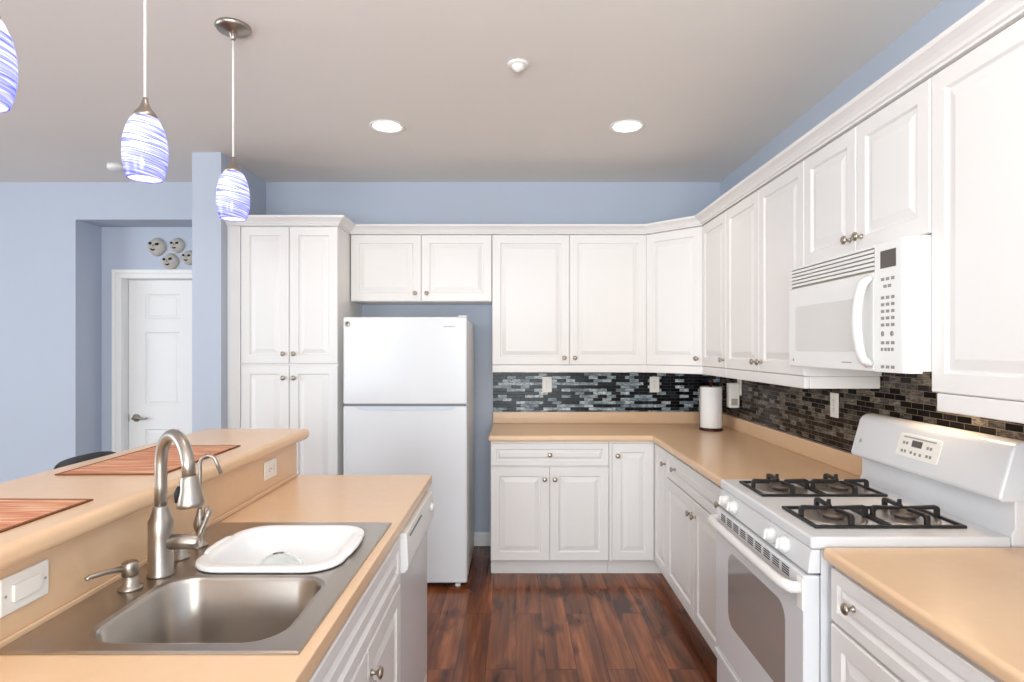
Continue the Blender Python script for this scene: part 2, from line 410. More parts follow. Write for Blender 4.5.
MB().slab([0, .05, 1.18, 1.22, 2.35, 2.4], [.4, .45, 2.30, 2.35], -6.08, -6.02, skip={(1,1),(3,1)}, plane='yz').build('frame', M_TRIM, wn)

def base_prof(h=.1, t=.014):
    return [(0, 0), (t, 0), (t, h*.78), (t*.55, h*.9), (t*.4, h), (0, h)]
b = MB(); b.prism([(D-u, z) for u, z in base_prof()], 'x', -1.14, -.175)
struct(b.build('baseboard_back', M_TRIM))
b = MB(); b.prism([(D-u, z) for u, z in base_prof()], 'x', -5.99, AX)
struct(b.build('baseboard_dining', M_TRIM))

# alcove door with six panels
dr = root_struct('door_1', (-2.66, AY-.02, 0))
dx0, dx1, dz1 = -3.126, -2.200, 2.025
b = MB(); yf, yb = AY+.070, AY+.105
cols = [dx0, dx0+.131, dx0+.408, dx1-.408, dx1-.131, dx1]
rows = [.01, .22, .824, 1.018, 1.607, 1.712, 1.914, dz1]
b.slab(cols, rows, yf, yb, plane='xz')
bm = b.bm; bmesh.ops.recalc_face_normals(bm, faces=bm.faces)
pan = []
for fc in list(bm.faces):
    c = fc.calc_center_median()
    if abs(c.y-yf) < 1e-4 and ((cols[1] < c.x < cols[2]) or (cols[3] < c.x < cols[4])) and any(rows[k] < c.z < rows[k+1] for k in (1, 3, 5)):
        pan.append(fc)
r = bmesh.ops.inset_individual(bm, faces=pan, thickness=.014, depth=-.009)
r = bmesh.ops.inset_individual(bm, faces=pan, thickness=.006, depth=0)
r = bmesh.ops.inset_individual(bm, faces=pan, thickness=.022, depth=.006)
b.build('door_leaf', M_TRIM, dr)
cw, ct = .058, .02
b = MB(); ox0, ox1, oz = dx0-.006-cw, dx1+.006+cw, dz1+.006+cw
b.box(dx0-.022, dx0-.004, AY-.0004, AY+.12, 0, dz1+.018); b.box(dx1+.004, dx1+.022, AY-.0004, AY+.12, 0, dz1+.018); b.box(dx0-.004, dx1+.004, AY-.0004, AY+.12, dz1+.004, dz1+.018)
for (x0, x1, z0, z1) in ((ox0, ox0+cw, 0, oz), (ox1-cw, ox1, 0, oz), (ox0+cw, ox1-cw, oz-cw, oz)):
    b.box(x0, x1, AY-.018, AY-.0005, z0, z1)
b.box(ox0-.012, ox0+.02, AY-.03, AY-.0005, 0, oz+.012); b.box(ox1-.02, ox1+.012, AY-.03, AY-.0005, 0, oz+.012); b.box(ox0+.02, ox1-.02, AY-.03, AY-.0005, oz-.02, oz+.012)
b.build('casing', M_TRIM, dr, bevel=.005)
hz = .914
b = MB(); b.lathe([(.0, 0), (.031, 0), (.031, -.008), (.024, -.014), (.011, -.016), (.011, -.05), (0, -.05)], (dx0+.062, yf, hz), 'y', 20)
b.tube([(dx0+.062, yf-.045, hz), (dx0+.09, yf-.046, hz+.006), (dx0+.125, yf-.044, hz-.002), (dx0+.155, yf-.04, hz-.006), (dx0+.17, yf-.036, hz+.004)], [.010, .010, .009, .008, .006], 10)
b.build('handle', M_NICK, dr)
MB().box(dx0-.001, dx0+.004, yf-.003, yf+.001, hz-.03, hz+.03).build('latch_plate', M_NICK, dr)

# ------------------------------------------------------------------ cabinet helpers
def frame_at(origin, face):
    """local x runs left to right seen from the front, local y into the cabinet"""
    rot = {'-y': 0, '-x': -PI/2, '+x': PI/2, 'diag': -PI/4}[face]
    return Matrix.Translation(Vector(origin)) @ Matrix.Rotation(rot, 4, 'Z')
def panel(parent, name, M, w, h, stile=.055, t=.018, gap=.0015, label=None):
    b = MB(M)
    loops = []
    def lp(i, d):
        return [(gap+i, d, gap+i), (w-gap-i, d, gap+i), (w-gap-i, d, h-gap-i), (gap+i, d, h-gap-i)]
    loops += [lp(0, t), lp(0, .004), lp(.004, 0), lp(stile, 0), lp(stile+.006, .009), lp(stile+.011, .009)]
    rz = min(.028, (min(w, h)/2-stile-.012)*.5)
    loops += [lp(stile+.012+rz, .0008)]
    b.loft(loops, cap0=True, cap1=True, smooth=False)
    o = b.build(name, M_CAB, parent)
    if label: o['label'] = label
    return o
def knob(parent, M, x, z):
    b = MB(M); b.lathe([(0, 0), (.0085, 0), (.007, -.004), (.0052, -.008), (.0052, -.015), (.011, -.019), (.0152, -.022), (.0155, -.026), (.012, -.030), (.005, -.0315), (0, -.0316)], (x, 0, z), 'y', 18)
    return b.build('knob', M_KNOB, parent, smooth=True)

def upper(name, loc, label, face, w, z0, z1, depth, ndoors, knobs, rail=True, ends=(False, False), group=None, inset=.001):
    """wall cabinet: loc is the front-left bottom corner seen from the front (face of the box)"""
    T = thing(name, (loc[0], loc[1], z0), label, 'cabinet', group)
    M = frame_at((loc[0], loc[1], 0), face)
    MB(M).box(.0008, w-.0008, 0, depth-.0015, z0, z1).build('body', M_CAB, T)
    dw = w/ndoors
    for i in range(ndoors):
        Md = frame_at((loc[0], loc[1], 0), face) @ Matrix.Translation((i*dw, -.0185, z0))
        d = panel(T, 'door', Md, dw, z1-z0-.004)
        if knobs[i] is not None: knob(d, Md, (knobs[i][0] % dw), knobs[i][1])
    if rail:
        b = MB(M); b.box(inset, w-.001, -.016, .006, z0-.052, z0-.0005)
        if ends[0]: b.box(inset, inset+.018, .006, depth-.01, z0-.052, z0-.0005)
        if ends[1]: b.box(w-.019, w-.001, .006, depth-.01, z0-.052, z0-.0005)
        b.build('light_rail', M_CAB, T, bevel=.004)
    return T
ZU, ZT = 1.36, 2.268
UY, UX = 4.183, 1.218     # faces of the boxes behind the doors
# pantry
pT = thing('pantry_cabinet', (-1.47, 4.19, 0), 'tall white four-door pantry cabinet between the refrigerator and the blue partition', 'cabinet')
PF = 3.90
MB().box(-1.785, -1.155, PF, D-.002, .1, ZT).build('body', M_CAB, pT)
MB().box(-1.785, -1.155, PF+.07, PF+.09, 0.0, .1).build('toe_kick', M_CAB, pT)
MB().box(PX1+.002, -1.7865, PF-.012, PF+.008, 0.0, ZT).build('filler_strip', M_CAB, pT)
pw = .3145
for i in range(2):
    for (z0, z1, kz) in ((.102, 1.368, 1.285), (1.376, 2.264, .065)):
        Md = frame_at((-1.782+i*pw, PF-.0185, z0), '-y')
        d = panel(pT, 'door', Md, pw, z1-z0)
        knob(d, Md, pw-.034 if i == 0 else .034, 1.183 if z0 < 1 else .065)
# uppers on the back wall
upper('wall_cabinet', (-1.148, UY), 'short two-door white wall cabinet directly above the refrigerator', '-y', .98, 1.802, ZT, D-UY, 2, [(.45, .055), (.04, .055)], rail=False)
upper('wall_cabinet', (-.166, UY), 'wide two-door white wall cabinet on the back wall above the two outlets', '-y', 1.074, ZU, ZT, D-UY, 2, [(.50, .05), (.037, .05)], ends=(True, False))
# diagonal corner
cT = thing('corner_wall_cabinet', (1.22, 4.18, ZU), 'white diagonal corner wall cabinet with one door above the paper towels', 'cabinet')
c0 = Vector((.9095, UY)); c1 = Vector((UX, UY-(UX-.9095)))
MB().prism([(c0.x, c0.y), (c0.x, D-.002), (WR-.002, D-.002), (WR-.002, c1.y), (c1.x, c1.y)], 'z', ZU, ZT).build('body', M_CAB, cT)
cl = (c1-c0).length
Mc = frame_at((c0.x, c0.y, 0), 'diag')
Md = Mc @ Matrix.Translation((.0, -.0185, ZU)) @ Matrix.Translation((.008, 0, 0))
d = panel(cT, 'door', Md, cl-.016, ZT-ZU-.004); knob(d, Md, cl-.05, .05)
b = MB(Mc); b.box(.004, cl-.004, -.016, .006, ZU-.052, ZU-.0005); b.build('light_rail', M_CAB, cT, bevel=.004)
# right wall run
Y0 = c1.y-.001
upper('wall_cabinet', (UX, Y0), 'narrow one-door white wall cabinet on the right wall next to the diagonal corner', '-x', Y0-3.43, ZU, ZT, WR-UX, 1, [(Y0-3.43-.035, .05)])
upper('wall_cabinet', (UX, 3.429), 'two-door white wall cabinet on the right wall left of the microwave', '-x', .929, ZU, ZT, WR-UX, 2, [(.43, .05), (.035, .05)], ends=(False, True))
upper('wall_cabinet', (UX, 2.499), 'short two-door white wall cabinet directly above the microwave', '-x', .762, 1.81, ZT, WR-UX, 2, [(.345, .055), (.036, .055)], rail=False)
upper('wall_cabinet', (UX, 1.736), 'tall-door white wall cabinet nearest the camera, right of the microwave', '-x', .914, ZU-.010, ZT, WR-UX, 2, [(.42, .05), (.035, .05)], ends=(True, True), inset=.021)

# crown moulding swept along the cabinet fronts
def sweep(b, path, prof):
    P = [Vector(p) for p in path]; loops = []
    for i, p in enumerate(P):
        ns = []
        if i > 0: d = (P[i]-P[i-1]).normalized(); ns.append(Vector((d.y, -d.x)))
        if i < len(P)-1: d = (P[i+1]-P[i]).normalized(); ns.append(Vector((d.y, -d.x)))
        n = ns[0] if len(ns) == 1 else (ns[0]+ns[1]).normalized()/((ns[0]+ns[1]).normalized().dot(ns[0]))
        loops.append([(p.x+n.x*u, p.y+n.y*u, z) for u, z in prof])
    b.loft(loops, True, True, smooth=False)
DY, DX = UY-.0185, UX-.0185
kx = .9095-.0185*(math.sqrt(2)-1); ky = c1.y-.0185*(math.sqrt(2)-1)
zc = ZT+.001
prof = [(-.03, zc), (.006, zc), (.006, zc+.008), (.014, zc+.011), (.018, zc+.02), (.030, zc+.032), (.044, zc+.041), (.050, zc+.044), (.053, zc+.050), (.053, zc+.058), (-.03, zc+.058)]
b = MB(); sweep(b, [(PX1+.002, PF-.0185), (-1.153, PF-.0185), (-1.153, DY), (kx, DY), (DX, ky), (DX, .83)], prof)
struct(b.build('trim_1', M_CAB), 'white crown moulding along the tops of the cabinets')

# ------------------------------------------------------------------ base cabinets
def base(name, loc, label, face, w, depth, fronts, dz_toe=True, ends=None):
    """fronts: list of (kind, x0, x1, z0, z1, [knobs (x,z)])"""
    T = thing(name, (loc[0], loc[1], 0), label, 'cabinet')
    M = frame_at((loc[0], loc[1], 0), face)
    MB(M).box(.0008, w-.0008, 0, depth-.0015, .1, .8745).build('body', M_CAB, T)
    MB(M).box(.0008, w-.0008, .045, .063, 0, .0995).build('toe_kick', M_CAB, T)
    for kind, x0, x1, z0, z1, kn in fronts:
        Md = M @ Matrix.Translation((x0, -.0185, z0))
        d = panel(T, kind, Md, x1-x0, z1-z0, stile=.034 if z1-z0 < .2 else .055)
        for (kx_, kz_) in kn: knob(d, Md, kx_-x0, kz_-z0)
    return T
BY, BX = 3.893, .913       # faces of the boxes behind the doors
base('base_cabinet', (-.165, BY), 'white base cabinet with one drawer over two doors, beside the refrigerator gap', '-y', .766, D-BY, [
    ('drawer', 0, .766, .714, .862, [(.383, .79)]),
    ('door', 0, .383, .102, .708, [(.35, .633)]), ('door', .383, .766, .102, .708, [(.416, .633)])])
# corner base (L-shaped)
cb_ = thing('corner_base_cabinet', (1.2, 4.2, 0), 'white corner base cabinet with two doors meeting in the inside corner', 'cabinet')
CE = 3.555
MB().prism([(.602, BY), (.602, D-.002), (WR-.002, D-.002), (WR-.002, CE+.001), (BX, CE+.001), (BX, BY)], 'z', .1, .8745).build('body', M_CAB, cb_)
b = MB(); b.slab([.602, BX+.045, BX+.063], [CE+.001, BY+.045, BY+.063], 0, .0995, skip={(0, 0)}); b.build('toe_kick', M_CAB, cb_)
MB().box(.602, .619, BY-.014, BY-.0005, .102, .862).build('filler_strip', M_CAB, cb_)
Md = frame_at((.620, BY-.0185, .102), '-y'); d = panel(cb_, 'door', Md, .893-.620, .76); knob(d, Md, .035, .682)
Md = frame_at((BX-.0185, BY-.02, .102), '-x'); d = panel(cb_, 'door', Md, BY-.02-CE, .76); knob(d, Md, BY-.02-CE-.04, .682)
RW = CE-2.488
base('base_cabinet', (BX, CE), 'white base cabinet with a wide two-knob drawer over two doors, left of the range', '-x', RW, WR-BX, [
    ('drawer', 0, RW, .714, .862, [(CE-3.37, .795), (CE-2.61, .795)]),
    ('door', 0, RW/2, .102, .708, [(RW/2-.034, .636)]), ('door', RW/2, RW, .102, .708, [(RW/2+.034, .636)])])
base('base_cabinet', (.902, 1.699), 'white base cabinet with drawer and doors nearest the camera, right of the range', '-x', .914, WR-.902, [
    ('drawer', .012, .914, .714, .862, [(.13, .795), (.79, .795)]),
    ('door', .012, .463, .102, .708, [(.43, .636)]), ('door', .463, .914, .102, .708, [(.497, .636)])])
# peninsula
KX = -.968                 # kitchen face of the raised wall
QX = -.397                 # face of the boxes behind the doors
KD = QX-KX
def base_open(name, loc, label, w, fronts):
    """sink base: box without a top so the bowls hang inside"""
    T = thing(name, (loc[0], loc[1], 0), label, 'cabinet')
    M = frame_at((loc[0], loc[1], 0), '+x')
    b = MB(M); dp = KD-.003
    b.box(.0008, .018, 0, dp, .1, .8745); b.box(w-.018, w-.0008, 0, dp, .1, .8745); b.box(.018, w-.018, 0, dp, .1, .118)
    b.box(.018, w-.018, dp-.006, dp, .118, .8745); b.box(.018, w-.018, 0, .016, .118, .8745)
    b.build('body', M_CAB, T)
    MB(M).box(.0008, w-.0008, .045, .063, 0, .0995).build('toe_kick', M_CAB, T)
    for kind, x0, x1, z0, z1, kn in fronts:
        Md = M @ Matrix.Translation((x0, -.0185, z0))
        d = panel(T, kind, Md, x1-x0, z1-z0, stile=.034 if z1-z0 < .2 else .055)
        for (kx_, kz_) in kn: knob(d, Md, kx_-x0, kz_-z0)
    return T
S0, S1 = 1.10, 1.966
base_open('sink_base_cabinet', (QX, S0), 'white sink base cabinet under the peninsula beside the dishwasher', S1-S0, [
    ('false_drawer_front', 0, S1-S0, .714, .862, []),
    ('door', 0, .433, .102, .708, [(.40, .63)]), ('door', .433, S1-S0, .102, .708, [(.467, .63)])])
base('base_cabinet', (QX, .50), 'white base cabinet at the camera end of the peninsula', '+x', .598, KD, [
    ('drawer', 0, .598, .714, .862, [(.3, .79)]), ('door', 0, .598, .102, .708, [(.56, .636)])])
dw = thing('dishwasher', (-.68, 2.27, 0), 'white built-in dishwasher at the far end of the peninsula', 'dishwasher')
D0, D1 = 1.969, 2.572
MB().box(-.94, -.43, D0+.002, D1-.002, .10, .872).build('tub_body', M_APPL2, dw)
MB().box(-.4295, -.380, D0+.003, D1-.003, .10, .735).build('door', M_APPL, dw, bevel=.004)
cp = MB().prism([(-.429, .737), (-.366, .737), (-.356, .748), (-.353, .765), (-.359, .868), (-.429, .870)], 'y', D0+.002, D1-.002).build('control_panel', M_APPL2, dw, bevel=.003)
MB().box(-.3602, -.3545, 2.02, 2.26, .845, .850).build('latch_slot', M_MIDGREY, cp)
MB().lathe([(0, 0), (.018, 0), (.017, .012), (0, .013)], (-.3565, 2.50, .815), 'x', 20).build('dial', M_APPL2, cp, smooth=True)
MB().box(-.46, -.44, D0+.003, D1-.003, .0, .098).build('toe_panel', M_APPL2, dw)
for y in (D0+.03, D1-.03): MB().lathe([(0, 0), (.018, 0), (.018, .012), (.008, .014), (.008, .1), (0, .1)], (-.91, y, 0), 'z', 12).build('foot', M_RUBBER, dw)
struct(MB().box(KX+.002, QX+.004, 2.576, 2.645, 0, .8745).build('trim_2', M_CAB), 'white end panel of the peninsula beside the dishwasher')
kw = MB().box(-1.10, KX, .5, 2.648, 0, 1.0715).build('wall_peninsula', M_COUNT)
struct(kw, 'tan laminate raised wall under the breakfast bar')

# ------------------------------------------------------------------ countertops
ZC0, ZC1 = .876, .914
sx0, sx1, sy0, sy1 = -.944, -.412, 1.118, 1.902      # hole for the sink
b = MB(); b.slab([KX+.001, sx0, sx1, -.374], [.5, sy0, sy1, 2.668], ZC0, ZC1, skip={(1, 1)})
b.box(KX+.001, KX+.0085, .5, 2.64, ZC1+.0002, ZC1+.016)
tag(b.build('peninsula_countertop', M_COUNT, bevel=.012, seg=4), 'tan laminate peninsula countertop holding the steel sink', 'countertop')
b = MB(); b.slab([-1.385, -.922], [.45, 2.69], 1.073, 1.119)
tag(b.build('bar_countertop', M_COUNT, bevel=.019, seg=5), 'raised tan laminate breakfast bar top with two rust placemats', 'countertop')
ct = thing('corner_countertop', (.7, 4.2, ZC0), 'L-shaped tan laminate countertop running along the back wall to the range', 'countertop')
EY, EX = 3.858, .878
b = MB(); b.slab([-.178, EX, WR-.008], [2.482, EY, D-.008], ZC0, ZC1, skip={(0, 0)})
b.build('worktop', M_COUNT, ct, bevel=.012, seg=4)
b = MB(); b.slab([-.172, WR-.027, WR-.008], [2.482, D-.027, D-.008], ZC1+.0005, 1.002, skip={(0, 0)})
b.build('backsplash_lip', M_COUNT, ct, bevel=.003)
c2 = thing('countertop', (1.2, 1.2, ZC0), 'tan laminate countertop right of the range with a rounded front edge', 'countertop')
MB().box(.869, WR-.008, .75, 1.705, ZC0, ZC1).build('worktop', M_COUNT, c2, bevel=.012, seg=4)
MB().box(WR-.027, WR-.008, .75, 1.703, ZC1+.0005, 1.002).build('backsplash_lip', M_COUNT, c2, bevel=.003)

# ------------------------------------------------------------------ sink
sk = thing('kitchen_sink', (-.68, 1.51, .9145), 'double-bowl stainless steel drop-in sink in the peninsula countertop', 'sink')
X0, X1, Yn, Yf = -.955, -.403, 1.105, 1.918
ZS = .9205
def ringpt(x0, x1, y0, y1, loop):
    """project a hole loop radially onto the outer rectangle"""
    cx = sum(p[0] for p in loop)/len(loop); cy = sum(p[1] for p in loop)/len(loop)
    out = []
    for p in loop:
        dx, dy = p[0]-cx, p[1]-cy
        t = min(((x1-cx)/dx if dx > 1e-9 else (x0-cx)/dx if dx < -1e-9 else 1e9), ((y1-cy)/dy if dy > 1e-9 else (y0-cy)/dy if dy < -1e-9 else 1e9))
        out.append((cx+dx*t, cy+dy*t, p[2]))
    return out
def bowl(ya, yb, hx0, hx1, hy0, hy1, name, depth):
    cx, cy, hx, hy = (hx0+hx1)/2, (hy0+hy1)/2, (hx1-hx0)/2, (hy1-hy0)/2
    top = rrect(cx, cy, hx, hy, .075, ZS-.003, 12)
    b = MB()
    L = [top, rrect(cx, cy, hx-.006, hy-.006, .072, ZS-.012, 12), rrect(cx, cy, hx-.012, hy-.012, .07, ZS-depth+.04, 12),
         rrect(cx, cy, hx-.022, hy-.022, .065, ZS-depth+.012, 12), rrect(cx, cy, hx-.05, hy-.05, .06, ZS-depth, 12),
         rrect(cx, cy, .05, .05, .0499, ZS-depth-.002, 12)]
    b.loft(L, cap1=True)
    o = b.build(name, M_STEEL, sk)
    b = MB(); b.lathe([(.0, .001), (.048, .001), (.052, .004), (.044, .005), (.040, .002), (0, .002)], (cx, cy, ZS-depth-.0015), 'z', 28)
    b.build('drain', M_NICK, o, smooth=True)
    return rrect(cx, cy, hx+.009, hy+.009, .084, ZS, 12), top
rim = MB()
ymid = 1.488
for args in ((Yn, ymid, -.835, -.455, 1.140, 1.465, 'near_bowl', .19), (ymid, Yf, -.835, -.455, 1.512, 1.872, 'far_bowl', .17)):
    outer, top = bowl(*args)
    edge = ringpt(X0, X1, args[0], args[1], outer)
    rim.loft([edge, outer, top], smooth=False)
    # corner of the rectangle missed by the radial projection
    for cxn, cyn in ((X0, args[0]), (X1, args[0]), (X0, args[1]), (X1, args[1])):
        i = max(range(len(edge)), key=lambda k: -(abs(edge[k][0]-cxn)+abs(edge[k][1]-cyn)))
        near = sorted(range(len(edge)), key=lambda k: abs(edge[k][0]-cxn)+abs(edge[k][1]-cyn))[:6]
        onx = [k for k in near if abs(edge[k][0]-cxn) < 1e-6]; ony = [k for k in near if abs(edge[k][1]-cyn) < 1e-6]
        if onx and ony and onx[0] != ony[0]:
            rim.f([rim.v(edge[onx[0]]), rim.v((cxn, cyn, ZS)), rim.v(edge[ony[0]])])
# rolled outer edge
rim.loft([[(X0, Yn, ZS), (X1, Yn, ZS), (X1, Yf, ZS), (X0, Yf, ZS)],
          [(X0-.003, Yn-.004, ZS-.002), (X1+.004, Yn-.004, ZS-.002), (X1+.004, Yf+.004, ZS-.002), (X0-.003, Yf+.004, ZS-.002)],
          [(X0-.003, Yn-.004, ZC1+.0006), (X1+.004, Yn-.004, ZC1+.0006), (X1+.004, Yf+.004, ZC1+.0006), (X0-.003, Yf+.004, ZC1+.0006)]], smooth=False)
bmesh.ops.remove_doubles(rim.bm, verts=rim.bm.verts, dist=.0004)
rim.build('rim', M_STEEL, sk)

# dish tub sitting in the far bowl
ux, uy, uh = -.636, 1.662, .9345
tubo = thing('dish_tub', (ux, uy, .79), 'white plastic dish tub sitting in the far sink bowl', 'tub')
b = MB(); n = 8
hx, hy = .189, .182
L = [rrect(ux, uy, .125, .118, .06, .782, n), rrect(ux, uy, .135, .128, .065, .786, n), rrect(ux, uy, .158, .140, .07, .915, n), rrect(ux, uy, .166, .150, .075, uh-.004, n),
     rrect(ux, uy, hx-.004, hy-.004, .085, uh-.006, n), rrect(ux, uy, hx, hy, .088, uh-.012, n), rrect(ux, uy, hx+.001, hy+.001, .088, uh-.008, n),
     rrect(ux, uy, hx, hy, .088, uh-.001, n), rrect(ux, uy, hx-.006, hy-.006, .083, uh, n), rrect(ux, uy, .165, .155, .075, uh, n), rrect(ux, uy, .160, .148, .072, uh-.006, n),
     rrect(ux, uy, .153, .135, .066, .915, n), rrect(ux, uy, .130, .123, .06, .79, n), rrect(ux, uy, .12, .113, .055, .786, n)]
L = [[(x, y, z + .012*max(0, min(1, (z-.9)/.04))*max(0, 1-abs((y-uy)/.08)**2) if False else z) for x, y, z in lp] for lp in L]
b.loft(L, True, True)
b.build('basin', M_TUB, tubo)
for sgn in (-1, 1):
    b = MB(); pts = [(ux+sgn*(hx-.006), uy-.075, uh-.006), (ux+sgn*(hx+.001), uy-.055, uh-.003), (ux+sgn*(hx+.004), uy, uh-.002), (ux+sgn*(hx+.001), uy+.055, uh-.003), (ux+sgn*(hx-.006), uy+.075, uh-.006)]
    b.tube(pts, .0075, 10); b.build('grip', M_TUB, tubo)
# glass dish standing in the tub
b = MB(); pr = [(.088, 0), (.0885, .004), (.086, .03), (.078, .065), (.060, .098), (.036, .117), (.016, .1245), (.0, .126), (0, .1235), (.015, .122), (.0345, .1148), (.058, .0960), (.0757, .064), (.0837, .03), (.0855, .003)]
b.lathe(pr, (-.655, 1.655, .7865), 'z', 40, False, False)
b.loft([[(-.655+r_*math.cos(a), 1.655+r_*math.sin(a), .7865+h_) for a in [2*PI*k/40 for k in range(40)]] for r_, h_ in ((.0855, .003), (.088, 0))])
tag(b.build('glass_bowl', M_GLASS, smooth=True), 'clear glass bowl turned upside down inside the white dish tub', 'bowl')

# ------------------------------------------------------------------ faucets on the sink deck
ft = thing('kitchen_faucet', (-.873, 1.475, ZS+.0005), 'brushed nickel pull-down gooseneck faucet on the sink deck', 'faucet')
fx, fy, fz = -.873, 1.475, ZS+.0006
b = MB(); b.lathe([(0, 0), (.031, 0), (.031, .004), (.0285, .008), (.0280, .10), (.0285, .132), (.024, .142), (.0175, .165), (.0165, .17), (0, .17)], (fx, fy, fz), 'z', 28)
b.build('body', M_NICK, ft, smooth=True)
ex, ey = -.732, 1.352
pts = [(fx, fy, fz+.165), (fx, fy, fz+.22), (fx, fy, fz+.272)]
ap = 1.272; rz_ = .082
zb = fz+.272
for i in range(1, 15):
    a = PI*i/15*0.97
    t = (1-math.cos(a))/2
    pts.append((fx+(ex-fx)*t*.93, fy+(ey-fy)*t*.93, zb+(ap-zb)*math.sin(a)))
hd = Vector((ex, ey, 1.185)); 
pts.append((fx+(ex-fx)*.945, fy+(ey-fy)*.945, 1.187))
MB().tube(pts, .0142, 16).build('spout', M_NICK, ft)
dvec = (Vector((ex, ey, 1.118))-Vector(pts[-1]))
hp = [Vector(pts[-1])+dvec*t for t in (-.02, .03, .10, .45, .85, .97, 1.0)]
MB().tube(hp, [.0165, .0185, .019, .0225, .0285, .0285, .024], 20).build('spray_head', M_NICK, ft)
bd = hp[3] + Vector((-.018, -.012, -.004))
MB().tube([bd+Vector((0, 0, .016)), bd+Vector((-.004, -.002, 0)), bd+Vector((-.003, -.002, -.02))], [.004, .0065, .005], 10).build('spray_button', M_DARK, ft)
b = MB(); b.tube([(fx+.02, fy, fz+.080), (fx+.055, fy+.004, fz+.080), (fx+.086, fy+.007, fz+.079), (fx+.094, fy+.008, fz+.079)], [.0185, .0182, .0178, .0135], 20)
hb = b.build('handle_hub', M_NICK, ft)
b = MB(); b.tube([(fx+.084, fy+.007, fz+.076), (fx+.094, fy+.009, fz+.103), (fx+.107, fy+.012, fz+.138), (fx+.113, fy+.013, fz+.156)], [.0095, .0075, .0065, .007], 12)
b.build('lever', M_NICK, hb)
f2 = thing('filter_faucet', (-.890, 1.690, ZS+.0005), 'slim brushed nickel filtered-water faucet behind the main faucet', 'faucet')
qx, qy = -.890, 1.690
b = MB(); b.lathe([(0, 0), (.021, 0), (.021, .005), (.012, .010), (.009, .034), (.012, .042), (.0165, .055), (.0165, .066), (.012, .085), (.0075, .10), (.006, .105), (0, .105)], (qx, qy, fz), 'z', 20)
b.build('body', M_NICK, f2, smooth=True)
pts = [(qx, qy, fz+.10), (qx, qy, fz+.18), (qx, qy, fz+.228)]
for i in range(1, 13):
    a = PI*i/12*.90; pts.append((qx+.0235*(1-math.cos(a)), qy, fz+.228+.026*math.sin(a)))
p0 = Vector(pts[-1]); pts.append(tuple(p0+(p0-Vector(pts[-2])).normalized()*.036))
MB().tube(pts, .0052, 10).build('spout', M_NICK, f2)
MB().tube([(qx+.006, qy-.004, fz+.072), (qx+.02, qy-.012, fz+.088), (qx+.028, qy-.016, fz+.112)], [.0045, .004, .006], 10).build('lever', M_NICK, f2)
b = MB(); b.lathe([(0, 0), (.026, 0), (.026, .004), (.021, .007), (.0205, .034), (.016, .042), (.006, .045), (0, .045)], (-.893, 1.592, fz), 'z', 22)
tag(b.build('air_gap_cap', M_NICK, smooth=True), 'short round nickel air gap cap between the two faucets', 'air gap cap')
sd = thing('soap_dispenser', (-.893, 1.389, fz), 'brushed nickel soap dispenser with long nozzle left of the faucet', 'soap dispenser')
b = MB(); b.lathe([(0, 0), (.026, 0), (.026, .004), (.019, .008), (.0165, .012), (.0165, .026), (.013, .027), (.013, .031), (.0175, .032), (.0175, .060), (.015, .063), (0, .063)], (-.893, 1.389, fz), 'z', 22)
b.build('pump', M_NICK, sd, smooth=True)
MB().tube([(-.900, 1.379, fz+.050), (-.920, 1.345, fz+.054), (-.937, 1.316, fz+.053), (-.940, 1.311, fz+.050)], [.0075, .006, .0052, .005], 12).build('nozzle', M_NICK, sd)

# ------------------------------------------------------------------ outlets and switches
def plate(name, label, cat, M, kind, horiz=False):
    """local plate: width x, height z, front toward -y, back at y=0"""
    T = thing(name, M.translation, label, cat)
    if horiz: M = M @ Matrix.Rotation(PI/2, 4, 'Y')
    MB(M).box(-.036, .036, -.006, -.0004, -.0585, .0585).build('cover_plate', M_PLATE, T, bevel=.003)
    if kind == 'outlet':
        for s in (-1, 1):
            r = MB(M); r.prism([(.017*math.cos(a)*1.0, s*.0205+max(-.0135, min(.0135, .017*math.sin(a)))) for a in [2*PI*k/20 for k in range(20)]], 'y', -.0075, -.0058)
            ro = r.build('receptacle', M_PLATE, T)
            sl = MB(M)
            for q in (-1, 1): sl.box(q*.0062-.0011, q*.0062+.0011, -.0079, -.0074, s*.0205-.001, s*.0205+.0065)
            sl.lathe([(0, -.0079), (.0022, -.0079), (.0022, -.0074), (0, -.0074)], (0, 0, s*.0205-.0075), 'y', 10)
            sl.build('slots', M_MIDGREY, ro)
    else:
        MB(M).box(-.0165, .0165, -.0115, -.0056, -.033, .033).build('rocker', M_PLATE, T, bevel=.0015)
    sc = MB(M)
    for z in ((0,) if kind == 'outlet' else (-.048, .048)):
        sc.lathe([(0, -.0068), (.003, -.0068), (.003, -.0058), (0, -.0058)], (0, 0, z), 'y', 10)
    sc.build('screws', M_GREY, T)
    return T
plate('wall_outlet', 'white outlet on the back tile nearest the refrigerator', 'outlet', frame_at((.232, D-.0063, 1.205), '-y'), 'outlet')
plate('wall_outlet', 'white outlet on the back tile left of the paper towels', 'outlet', frame_at((1.035, D-.0063, 1.205), '-y'), 'outlet')
plate('wall_outlet', 'white outlet on the right-hand tile between corner and range', 'outlet', frame_at((WR-.0063, 2.865, 1.205), '-x'), 'outlet')
plate('wall_outlet', 'white outlet behind the plugged-in box by the paper towels', 'outlet', frame_at((WR-.0063, 4.085, 1.215), '-x'), 'outlet')
plate('wall_outlet', 'white sideways outlet at the far end of the tan bar wall', 'outlet', frame_at((KX+.0003, 2.357, 1.0035), '+x'), 'outlet', True)
plate('light_switch', 'white sideways rocker switch on the tan bar wall nearest the camera', 'switch', frame_at((KX+.0003, 1.178, 1.0085), '+x'), 'switch', True)
pd = thing('plug_in_box', (1.485, 4.1, 1.07), 'white plug-in box hanging from the outlet beside the paper towels', 'plug-in device')
